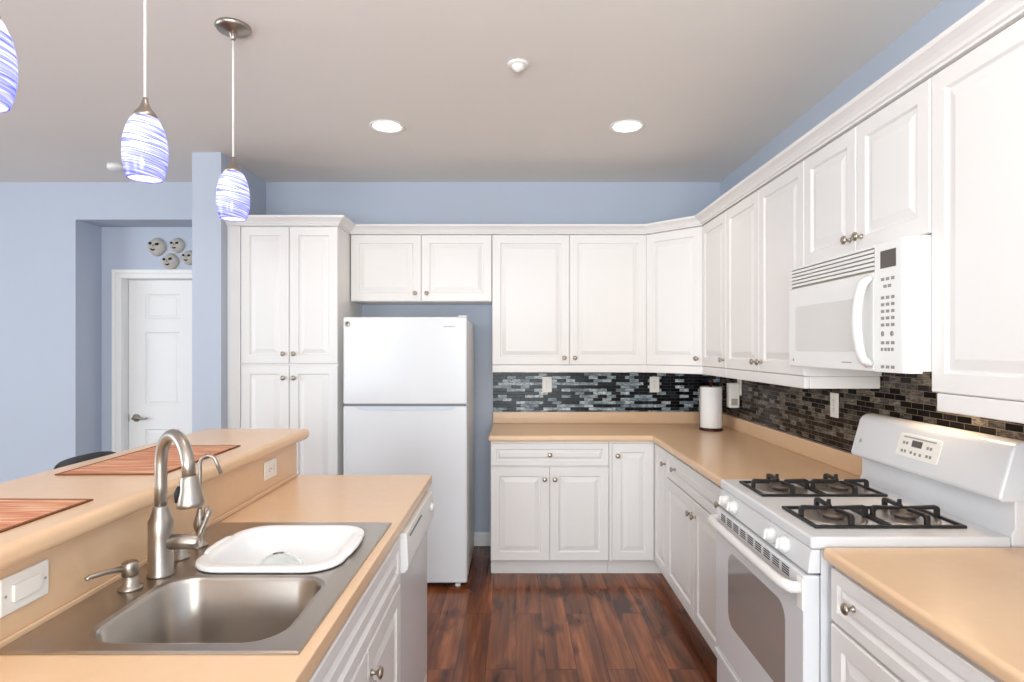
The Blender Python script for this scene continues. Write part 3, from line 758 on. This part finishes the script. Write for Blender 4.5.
b = MB(); b.box(1.447, WR-.0150, 4.062, 4.128, 1.072, 1.240); b.build('housing', M_PLATE, pd, bevel=.006)
MB().box(1.458, 1.500, 4.0605, 4.0625, 1.09, 1.135).build('grille', M_VENT, pd)

# ------------------------------------------------------------------ paper towel
pt = thing('paper_towel_holder', (1.341, 4.127, ZC1), 'upright dark wood paper towel holder in the counter corner', 'paper towel holder')
cx, cy, z = 1.341, 4.127, ZC1+.0006
b = MB(); b.lathe([(0, 0), (.078, 0), (.080, .006), (.074, .014), (.02, .016), (0, .016)], (cx, cy, z), 'z', 28); b.build('base', M_REDWOOD, pt, smooth=True)
b = MB(); b.lathe([(0, .0155), (.009, .0155), (.009, .322), (.016, .326), (.019, .336), (.014, .347), (0, .350)], (cx, cy, z), 'z', 16); b.build('post', M_REDWOOD, pt, smooth=True)
b = MB(); b.lathe([(.0205, .018), (.070, .018), (.072, .024), (.072, .292), (.070, .298), (.0205, .298), (.0205, .018)], (cx, cy, z), 'z', 36, False, False)
tag(b.build('paper_towel_roll', M_PAPER, smooth=False), 'white paper towel roll standing on the dark wood holder', 'paper towel roll')
o = bpy.data.objects['paper_towel_roll']
for p in o.data.polygons: p.use_smooth = abs(p.normal.z) < .5
b = MB(); b.tube([(cx-.083, cy-.01, z+.012), (cx-.083, cy-.01, z+.20), (cx-.0815, cy-.01, z+.29)], .0028, 8); b.build('side_wire', M_NICK, pt)

# ------------------------------------------------------------------ refrigerator
fr = thing('refrigerator', (-.68, 4.05, 0), 'white top-freezer refrigerator beside the pantry', 'refrigerator')
FX0, FX1, FY = -1.064, -.301, 3.690
MB().box(FX0+.004, FX1-.004, FY+.072, 4.37, .028, 1.655).build('body', M_APPL2, fr, bevel=.006)
def fdoor(name, z0, z1):
    b = MB(); b.box(FX0, FX1, FY, FY+.068, z0, z1)
    return b.build(name, M_APPL, fr, bevel=.012, seg=4)
d1 = fdoor('freezer_door', 1.131, 1.669); d2 = fdoor('refrigerator_door', .030, 1.120)
MB().box(FX0+.01, FX1-.01, FY+.012, FY+.071, 1.1205, 1.1305).build('gasket_gap', M_MIDGREY, fr)
# grip along the top of the lower door, recess shade put into its colour
b = MB(); b.prism([(FX0+.07, 1.1185), (FX1-.06, 1.1185), (FX1-.09, 1.100), (FX1-.12, 1.094), (FX0+.13, 1.094), (FX0+.10, 1.100)], 'y', FY-.0035, FY+.001)
b.build('door_grip', M_GRIP, d2, bevel=.0015)
b = MB(); b.lathe([(0, -.004), (.0135, -.004), (.0165, -.002), (.0170, .001), (0, .001)], (FX0+.028, FY, 1.626), 'y', 28); bd_ = b.build('badge', M_NICK, d1, smooth=True)
b = MB()
for k in range(3):
    a0 = k*2.1; b.tube([(FX0+.028+.008*math.cos(a0+t*.5)*(.5+.1*t), FY-.0042, 1.626+.008*math.sin(a0+t*.5)*(.5+.1*t)) for t in range(5)], .0012, 6)
b.build('badge_mark', M_MIDGREY, bd_)
MB().box(FX1-.145, FX1-.075, FY-.0012, FY+.0005, 1.607, 1.613).build('nameplate', M_GREY, d1)
MB().box(FX1-.055, FX1-.004, FY+.012, FY+.10, 1.6695, 1.679).build('hinge_cover', M_APPL2, fr, bevel=.004)
MB().box(FX0+.03, FX1-.03, FY+.075, FY+.09, .0, .027).build('grille', M_DARK, fr)
for x in (FX0+.06, FX1-.06):
    b = MB(); b.lathe([(0, 0), (.018, 0), (.018, .012), (.008, .014), (.008, .029), (0, .029)], (x, FY+.045, .0), 'z', 14); b.build('foot', M_PLATE, fr)

# ------------------------------------------------------------------ microwave
mw = thing('microwave', (1.3, 2.118, 1.402), 'white over-the-range microwave under the short wall cabinet', 'microwave')
A0, A1 = 1.738, 2.498; MX = 1.135; MZ0, MZ1 = 1.403, 1.806
b = MB(); b.box(MX+.045, WR-.0065, A0, A1, MZ0+.006, MZ1); b.build('body', M_APPL2, mw, bevel=.003)
CY = 1.902     # door / control boundary
b = MB(); b.box(MX, MX+.044, CY+.001, A1, MZ0, 1.720); md = b.build('door', M_APPL2, mw, bevel=.006, seg=3)
b = MB(); L = [[(MX-.0015, y, z) for y, z, _ in rrect(2.205, 1.555, .228, .088, .014, 0, 5)], [(MX+.0035, y, z) for y, z, _ in rrect(2.205, 1.555, .231, .091, .016, 0, 5)]]
b.loft(L, cap0=True); b.build('window', M_MWGL, md)
pts = []
for i in range(17):
    t = i/16; zz = 1.425 + t*(1.702-1.425); u = math.sin(PI*t)**.42
    pts.append((MX-.004-.040*u, 1.922, zz))
b = MB(); hw = .020
loops = []
for i, p in enumerate(pts):
    a = Vector(pts[max(i-1, 0)]); c = Vector(pts[min(i+1, 16)]); d_ = (c-a).normalized(); nrm = Vector((d_.z, 0, -d_.x))
    loops.append([Vector(p)+nrm*(.013*math.cos(q))+Vector((0, hw*math.sin(q), 0)) for q in [2*PI*k/12 for k in range(12)]])
b.loft(loops, True, True); b.build('handle', M_APPL2, md)
MB().lathe([(0, -.0008), (.006, -.0008), (.006, .0005), (0, .0005)], (MX, 2.455, 1.43), 'x', 16).build('logo_disc', M_GREY, md)
MB().box(MX-.0008, MX+.001, 2.03, 2.09, 1.427, 1.431).build('nameplate', M_GREY, md)
b = MB(); b.prism([(MX+.044, A0+.0), (MX+.028, A0), (MX+.012, A0+.005), (MX+.003, A0+.016), (MX, A0+.034), (MX, CY-.001), (MX+.044, CY-.001)], 'z', MZ0, MZ1-.002, smooth=False)
cpn = b.build('control_panel', M_APPL2, mw, bevel=.002)
MB().box(MX-.001, MX+.002, 1.792, 1.868, 1.724, 1.778).build('display', M_LCD, cpn)
def btn(y, z, w=.016, h=.0095): MB().box(MX-.0009, MX+.001, y-w/2, y+w/2, z-h/2, z+h/2).build('button', M_BTN, cpn)
ys_ = (1.857, 1.832, 1.807)
for y in ys_: btn(y, 1.690)
for y in (1.845, 1.823): btn(y, 1.668)
for r in range(5):
    for y in ys_: btn(y, 1.633-.021*r)
for y in (1.857, 1.811):
    MB().lathe([(0, -.0009), (.008, -.0009), (.008, .001), (0, .001)], (MX, y, 1.522), 'x', 16).build('button', M_BTN, cpn)
for y in ys_: btn(y, 1.494)
for y in (1.860, 1.8425, 1.826, 1.809): btn(y, 1.474, .011, .010)
for y in ys_: btn(y, 1.420)
vg = MB().box(MX+.014, MX+.044, CY+.001, A1, 1.7215, MZ1-.002).build('vent_grille', M_VENT, mw)
for k in range(6):
    zz = 1.7265+k*.0138
    MB().prism([(MX+.0005, zz), (MX+.014, zz+.003), (MX+.014, zz+.0110), (MX+.0005, zz+.0090)], 'y', CY+.002, A1-.001).build('slat', M_APPL2, vg)
MB().box(1.41, 1.48, 1.92, 2.08, MZ0+.001, MZ0+.0058).build('cooktop_lamp', M_GLOW, mw)
area('cooktop_lamp_light', (1.445, 2.0, MZ0-.003), (0, math.radians(-8), 0), .06, .16, .55, (1.0, .62, .30))

# ------------------------------------------------------------------ gas range
rg = thing('gas_range', (1.18, 2.09, 0), 'white freestanding gas range with black grates between the two tan counters', 'range')
R0, R1 = 1.712, 2.474; RC = (R0+R1)/2
MB().box(.872, WR-.02, R0+.004, R1-.004, .02, .901).build('body', M_APPL, rg)
for x in (.905, 1.415):
    for y in (R0+.04, R1-.04): MB().lathe([(0, 0), (.018, 0), (.018, .008), (.010, .010), (.010, .0205), (0, .0205)], (x, y, 0), 'z', 12).build('foot', M_RUBBER, rg)
# cooktop slab with raised border
b = MB(); b.box(.842, 1.415, R0, R1, .902, .938); ctp = b.build('cooktop', M_APPL, rg, bevel=.008, seg=3)
# knob panel
b = MB(); b.prism([(.871, .901), (.848, .901), (.842, .890), (.834, .832), (.871, .832)], 'y', R0+.003, R1-.003)
kp = b.build('control_panel', M_APPL, rg, bevel=.004)
for y in (2.385, 2.295, 1.953, 1.862):
    Mk = Matrix.Translation((.8385, y, .868)) @ Matrix.Rotation(math.radians(9), 4, 'Y')
    b = MB(Mk); b.lathe([(0, .001), (.0255, .001), (.0250, -.010), (.020, -.016), (.019, -.024), (.0165, -.027), (0, -.0275)], (0, 0, 0), 'x', 24); kb = b.build('knob', M_APPL2, kp, smooth=True)
    b = MB(Mk); b.box(-.033, -.022, -.0045, .0045, -.016, .016); b.build('knob_grip', M_APPL2, kb, bevel=.002)
# oven door
OX = .822
b = MB(); b.box(OX, .8705, R0+.004, R1-.004, .262, .826); od = b.build('oven_door', M_APPL, rg, bevel=.006, seg=3)
b = MB(); wy, wz = 2.078, .555
b.loft([[(OX-.0012, y, z) for y, z, _ in rrect(wy, wz, .245, .140, .055, 0, 8)], [(OX+.002, y, z) for y, z, _ in rrect(wy, wz, .249, .144, .058, 0, 8)]], cap0=True)
b.build('window', M_OVGL, od)
hy0, hy1, hzz = R0+.012, R1-.012, .784
pts = [(OX+.002, hy0+.016, hzz), (OX-.022, hy0+.018, hzz), (OX-.034, hy0+.045, hzz), (OX-.038, hy0+.09, hzz), (OX-.040, RC, hzz), (OX-.038, hy1-.09, hzz), (OX-.034, hy1-.045, hzz), (OX-.022, hy1-.018, hzz), (OX+.002, hy1-.016, hzz)]
MB().tube(pts, [.017, .0175, .0165, .016, .016, .016, .0165, .0175, .017], 14).build('handle', M_APPL2, od)
for k in range(9):
    yc = 1.83+k*(2.38-1.83)/8
    b = MB()
    for j in range(4): b.box(OX-.0008, OX+.001, yc-.024, yc+.024, .7905+j*.0075, .7942+j*.0075)
    b.build('vent_slots', M_DARK, od)
for y in (R0+.022,):
    MB().box(OX-.003, OX+.002, R0+.005, R0+.040, .725, .815).build('handle_bracket', M_PLATE, od, bevel=.002)
MB().box(.8712, .8718, R0+.004, R1-.004, .827, .8315).build('door_gap', M_DARK, rg)
b = MB(); b.box(OX+.004, .8705, R0+.004, R1-.004, .045, .255); drw = b.build('storage_drawer', M_APPL, rg, bevel=.005)
b = MB(); b.box(OX-.006, OX+.005, R0+.004, R1-.004, .225, .250); b.build('drawer_lip', M_APPL, drw, bevel=.004)
# backguard: lower wall and overhanging console
b = MB(); b.prism([(1.416, .902), (1.500, .902), (1.500, 1.045), (1.425, 1.045), (1.425, .960), (1.416, .945)], 'y', R0, R1)
bg = b.build('backguard', M_APPL, rg, bevel=.004)
b = MB(); b.prism([(1.378, 1.048), (1.388, 1.036), (1.500, 1.036), (1.505, 1.05), (1.505, 1.185), (1.495, 1.202), (1.47, 1.209), (1.445, 1.208), (1.428, 1.200), (1.416, 1.185)], 'y', R0-.002, R1+.002)
con = b.build('console', M_APPL, rg, bevel=.014, seg=4)
# console overlay: tilted plane between (1.378,1.062) and (1.416,1.190)
tl_ = math.atan2(1.416-1.378, 1.185-1.048)
Mo = Matrix.Translation((1.3995, 2.09, 1.126)) @ Matrix.Rotation(tl_, 4, 'Y')
ov = MB(Mo); ov.loft([[(-.0022, y, z) for y, z, _ in rrect(0, .004, .108, .040, .008, 0, 4)], [(.001, y, z) for y, z, _ in rrect(0, .004, .110, .042, .009, 0, 4)]], cap0=True)
ovo = ov.build('control_overlay', M_PLATE, con)
MB(Mo).box(-.0034, -.001, -.020, .032, .003, .026).build('display', M_LCD, ovo)
MB(Mo).box(-.0030, -.001, -.085, .082, .031, .0365).build('header_stripe', M_GREY, ovo)
for (y, z) in ((.075, .012), (.058, .012), (.075, -.018), (.058, -.018), (.026, -.018), (.004, -.02), (-.022, -.02), (-.05, .010), (-.066, .010), (-.055, -.018), (-.072, -.018)):
    MB(Mo).box(-.0030, -.001, y-.0055, y+.0055, z-.005, z+.005).build('button', M_BTN, ovo)
Ml = Matrix.Translation((1.3935, 2.425, 1.104)) @ Matrix.Rotation(tl_, 4, 'Y')
MB(Ml).lathe([(0, -.0015), (.008, -.0015), (.008, .001), (0, .001)], (0, 0, 0), 'x', 18).build('logo_disc', M_GREY, con)
# burners and grates
def grate(yc):
    x0, x1, hw = .893, 1.348, .114
    zb, zt = .9415, .9720
    b = MB(); r = .0055
    b.slab([x0, x0+.012, x1-.012, x1], [yc-hw, yc-hw+.012, yc+hw-.012, yc+hw], .9386, .9475, skip={(1, 1)})
    xm = (x0+x1)/2
    b.box(xm-.010, xm+.010, yc-hw+.012, yc+hw-.012, .9386, .9490)
    for s in (-1, 1):
        bx = xm+s*(x1-x0)/4
        hxl = (x1-x0)/4
        ends = []
        for (dx, dy) in ((1, 0), (-1, 0), (0, 1), (0, -1)):
            ox_ = bx+dx*(hxl-.008); oy_ = yc+dy*(hw-.006)
            ix, iy = bx+dx*.026, yc+dy*.026
            tx, ty = (0, 1) if dx else (1, 0)
            w_ = .0072
            Mq = Matrix.Translation((bx, yc, 0)) @ Matrix.Rotation(math.atan2(dy, dx), 4, 'Z')
            R_ = (hxl-.006) if dx else (hw-.004)
            bb = MB(Mq)
            # foot, rise, arm and tip as one extruded outline in the local xz plane
            poly = [(R_, .9390), (R_+.001, .9680), (R_-.003, .9750), (R_-.011, .9790), (.020, .9760), (.018, .9690), (.021, .9655), (R_-.017, .9670), (R_-.0125, .9610), (R_-.0125, .9390)]
            bb.prism(poly, 'y', -w_, w_)
            if dy > 0: bb.prism([(.022, .975), (.034, .976), (.029, .992), (.023, .993)], 'y', -w_*.8, w_*.8)
            base_i = len(b.bm.verts)
            vm = {v_: b.bm.verts.new(v_.co) for v_ in bb.bm.verts}
            for fc in bb.bm.faces: b.bm.faces.new([vm[v_] for v_ in fc.verts])
            bb.bm.free()
    # corner posts
    o = b.build('grate', M_BLACK, rg, bevel=.0018, seg=2)
    for s in (-1, 1):
        bx = xm+s*(x1-x0)/4
        b = MB(); b.lathe([(.040, .9405), (.088, .9386), (.094, .9388), (.096, .9410), (.088, .9418), (.044, .9412)], (bx, yc, 0), 'z', 32, False, False)
        b.loft([[(bx+.040*math.cos(a), yc+.040*math.sin(a), .9405) for a in [2*PI*k/32 for k in range(32)]], [(bx+.044*math.cos(a), yc+.044*math.sin(a), .9412) for a in [2*PI*k/32 for k in range(32)]]])
        bo = b.build('burner_bowl', M_ALU, rg, smooth=True)
        b = MB(); b.lathe([(0, .9390), (.030, .9390), (.031, .9470), (.040, .9490), (.042, .9540), (.036, .9590), (.018, .9610), (0, .9610)], (bx, yc, 0), 'z', 28)
        b.build('burner_head', M_BURN, rg, smooth=False)
grate(1.905); grate(2.288)

# ------------------------------------------------------------------ placemats
def placemat(label, cx, cy, hx, hy, rot):
    T = thing('placemat', (cx, cy, 1.1195), label, 'placemat', 'rust placemats on the bar')
    M = Matrix.Translation((cx, cy, 0)) @ Matrix.Rotation(rot, 4, 'Z')
    b = MB(M); n = 10
    xs = [-hx+2*hx*i/n for i in range(n+1)]; ys = [-hy+2*hy*i/n for i in range(n+1)]
    b.slab(xs, ys, 1.1196, 1.1225)
    b.build('cloth', M_MAT, T)
    b = MB(M)
    w_ = .008
    b.slab([-hx-w_, -hx+.0005, hx-.0005, hx+w_], [-hy-w_, -hy+.0005, hy-.0005, hy+w_], 1.1196, 1.1232, skip={(1, 1)})
    b.build('hem', M_MATEDGE, T, bevel=.001)
placemat('woven rust placemat at the far end of the bar top', -1.152, 1.94, .143, .242, .02)
placemat('woven rust placemat at the camera end of the bar top', -1.152, 1.165, .145, .242, -.02)

# ------------------------------------------------------------------ bar stool beyond the bar
st = thing('bar_stool', (-1.5, 2.335, 0), 'black bar stool with curved backrest on the dining side of the bar', 'bar stool')
sxc, syc = -1.47, 2.335
b = MB(); b.loft([rrect(sxc, syc, .185, .185, .06, .725, 6), rrect(sxc, syc, .195, .195, .065, .735, 6), rrect(sxc, syc, .195, .195, .065, .755, 6), rrect(sxc, syc, .18, .18, .06, .768, 6)], True, True); b.build('seat', M_CHAIR, st)
for (dx, dy) in ((1, 1), (1, -1), (-1, 1), (-1, -1)):
    MB().tube([(sxc+dx*.19, syc+dy*.19, 0), (sxc+dx*.155, syc+dy*.155, .726)], [.016, .020], 10).build('leg', M_CHAIR, st)
for (dx, dy) in ((0, 1), (0, -1), (1, 0), (-1, 0)):
    a = .176
    p = [(sxc-a, syc+dy*a, .28), (sxc+a, syc+dy*a, .28)] if dy else [(sxc+dx*a, syc-a, .28), (sxc+dx*a, syc+a, .28)]
    MB().tube(p, .011, 8).build('footrest', M_CHAIR, st)
bx_ = sxc-.165
for dy in (-1, 1):
    MB().tube([(bx_, syc+dy*.14, .76), (bx_-.02, syc+dy*.145, .90), (bx_-.045, syc+dy*.15, .965)], .012, 8).build('back_post', M_CHAIR, st)
b = MB(); loops = []
for i in range(15):
    t = -1+2*i/14; y = syc+t*.205; x = bx_-.055+.05*t*t
    h = .075*max(.25, (1-abs(t)**5)**.5); zc_ = .985
    loops.append([(x+.012*math.cos(q)-.012*math.sin(q), y, zc_+h*math.sin(q)) for q in [2*PI*k/14 for k in range(14)]])
b.loft(loops, True, True); b.build('backrest', M_CHAIR, st)

# ------------------------------------------------------------------ stone faces over the alcove door
def face(label, x, z, r, tilt):
    T = thing('stone_face', (x, AY-.001, z), label, 'wall decoration', 'round stone faces over the alcove door')
    Mf = Matrix.Translation((x, AY-.001, z)) @ Matrix.Rotation(tilt, 4, 'Y')
    b = MB(Mf); prof_ = [(0, -r*.62)]+[(r*math.sin(a), -r*.62*math.cos(a)) for a in [PI/2*k/10 for k in range(1, 11)]]+[(r*.9, 0), (0, 0)]
    b.lathe(prof_, (0, 0, 0), 'y', 30); 
    for v_ in b.bm.verts:
        l = Mf.inverted() @ v_.co; k = 1+.05*math.sin(3*l.x/r+1)+.04*math.cos(4*l.z/r)
        v_.co = Mf @ Vector((l.x*k, l.y, l.z*(k*.98)))
    b.build('head', M_STONE, T, smooth=True)
    def sy(u, v_): return -r*.62*math.sqrt(max(0, 1-u*u-v_*v_))*1.0
    for s in (-1, 1):
        u, v_ = s*.36-.12, .24
        b = MB(Mf); b.lathe([(0, -.009), (r*.14, -.008), (r*.19, 0), (r*.1, .006), (0, .008)], (0, 0, 0), 'y', 14)
        inv = Mf.inverted()
        for q in b.bm.verts:
            l = inv @ q.co; q.co = Mf @ Vector((l.x*1.15+u*r, l.y+sy(u, v_), l.z*.8+v_*r+l.x*.15*s))
        b.build('eye', M_INK, T, smooth=True)
    b = MB(Mf); b.tube([((-.12+t*.26)*r, sy(-.12+t*.26, -.36+.1*t*t)-.002, (-.42+.12*t*t)*r) for t in (-1, -.5, 0, .5, 1)], [r*.03, r*.075, r*.09, r*.075, r*.03], 8); b.build('mouth', M_INK, T)
    b = MB(Mf); b.tube([(-.12*r, sy(-.12, .2)-.001, .2*r), (-.12*r, sy(-.12, .02)-.008, .02*r), (-.12*r, sy(-.12, -.08)-.010, -.10*r)], [r*.04, r*.07, r*.09], 8); b.build('nose', M_STONE, T)
def fp(px, py): return ((px-516)*AY/600, HCAM-(py-348)*AY/600)
for px, py, r, t, lb in ((157.5, 247, .075, .12, 'round stone face at the top left of the cluster over the alcove door'),
                         (177.5, 245.5, .062, .02, 'round stone face at the top right of the cluster over the alcove door'),
                         (171.0, 261.7, .068, -.06, 'large round stone face at the bottom of the cluster over the alcove door'),
                         (189.2, 257.8, .060, .05, 'small round stone face half hidden behind the partition edge')):
    x, z = fp(px, py); face(lb, x, z, r, t)

# ------------------------------------------------------------------ ceiling fixtures
def spot(loc, power):
    l = bpy.data.lights.new('downlight_beam', 'SPOT'); l.energy = power; l.color = (1.0, .80, .60); l.spot_size = math.radians(150); l.spot_blend = .9; l.shadow_soft_size = .06
    o = bpy.data.objects.new('downlight_beam', l); COL.objects.link(o); o.location = loc
for x, y, pw_, lb in ((-.722, 3.357, 9, 'lit recessed ceiling light above the refrigerator side of the kitchen'), (.621, 3.357, 9, 'lit recessed ceiling light on the range side of the kitchen'),
                    (-.722, 1.45, 7, 'added unseen recessed ceiling light above the sink'), (.621, 1.45, 3.5, 'added unseen recessed ceiling light before the range')):  # unseen pair, added to brighten the counters and range
    T = thing('recessed_light', (x, y, HC), lb, 'ceiling light', 'recessed ceiling lights')
    b = MB(); b.lathe([(.076, -.001), (.096, -.0005), (.098, -.004), (.090, -.008), (.076, -.004), (.076, -.001)], (x, y, HC), 'z', 36, False, False); b.build('trim_ring', M_TRIM, T, smooth=True)
    b = MB(); b.lathe([(0, -.0035), (.06, -.003), (.0765, -.0025), (.0765, -.0008), (0, -.0008)], (x, y, HC), 'z', 36); b.build('lens', M_GLOW, T, smooth=True)
    spot((x, y, HC-.02), pw_)
T = thing('smoke_detector', (.009, 2.62, HC), 'small white dome detector in the middle of the ceiling', 'detector')
b = MB(); b.lathe([(0, -.0004), (.046, -.0004), (.046, -.006), (.040, -.010), (0, -.010)], (.009, 2.62, HC), 'z', 28); b.build('base', M_TRIM, T, smooth=True)
b = MB(); b.lathe([(.030, -.0104), (.026, -.022), (.016, -.030), (.006, -.036), (0, -.037)], (.009, 2.62, HC), 'z', 24); b.build('dome', M_PLATE, T, smooth=True)
T = thing('ceiling_detector', (-2.70, 4.10, HC), 'small white box detector on the ceiling before the alcove', 'detector')
b = MB(); b.lathe([(0, -.0004), (.05, -.0004), (.052, -.022), (.045, -.034), (0, -.036)], (-2.715, 4.07, HC), 'z', 24); b.build('housing', M_TRIM, T)

def pendant(y, label):
    x = -1.0915
    T = thing('pendant_lamp', (x, y, HC), label, 'pendant lamp', 'blue glass pendants over the bar')
    b = MB(); b.lathe([(0, -.0005), (.064, -.0005), (.066, -.008), (.058, -.018), (.03, -.024), (.014, -.03), (.010, -.05), (.006, -.056), (0, -.056)], (x, y, HC), 'z', 32); b.build('ceiling_canopy', M_NICK, T, smooth=True)
    zb = 1.974
    MB().tube([(x, y, HC-.055), (x, y, 2.6), (x, y, zb+.232)], .0042, 8).build('cord', M_CORD, T)
    b = MB(); b.lathe([(0, .240), (.006, .240), (.008, .232), (.010, .224), (.017, .208), (.027, .196), (.032, .188), (.032, .179), (.02, .178), (0, .178)], (x, y, zb), 'z', 24); b.build('socket_cap', M_NICK, T, smooth=True)
    b = MB(); pr = [(.029, .1835), (.038, .175), (.049, .150), (.057, .118), (.0598, .085), (.0585, .052), (.053, .022), (.0475, .003), (.0455, 0), (.0445, .003)]
    b.lathe(pr, (x, y, zb), 'z', 40, False, False); b.build('shade', M_SWIRL, T, smooth=True)
    b = MB(); b.lathe([(0, .055), (.012, .057), (.021, .068), (.024, .082), (.020, .098), (.013, .115), (.013, .176), (0, .176)], (x, y, zb), 'z', 18); b.build('bulb', M_BULB, T, smooth=True)
pendant(2.316, 'blue swirl glass pendant nearest the pantry, with its ceiling canopy showing')
pendant(1.766, 'blue swirl glass pendant in the middle of the row over the bar')
pendant(1.222, 'blue swirl glass pendant cut off by the left edge of the photo')
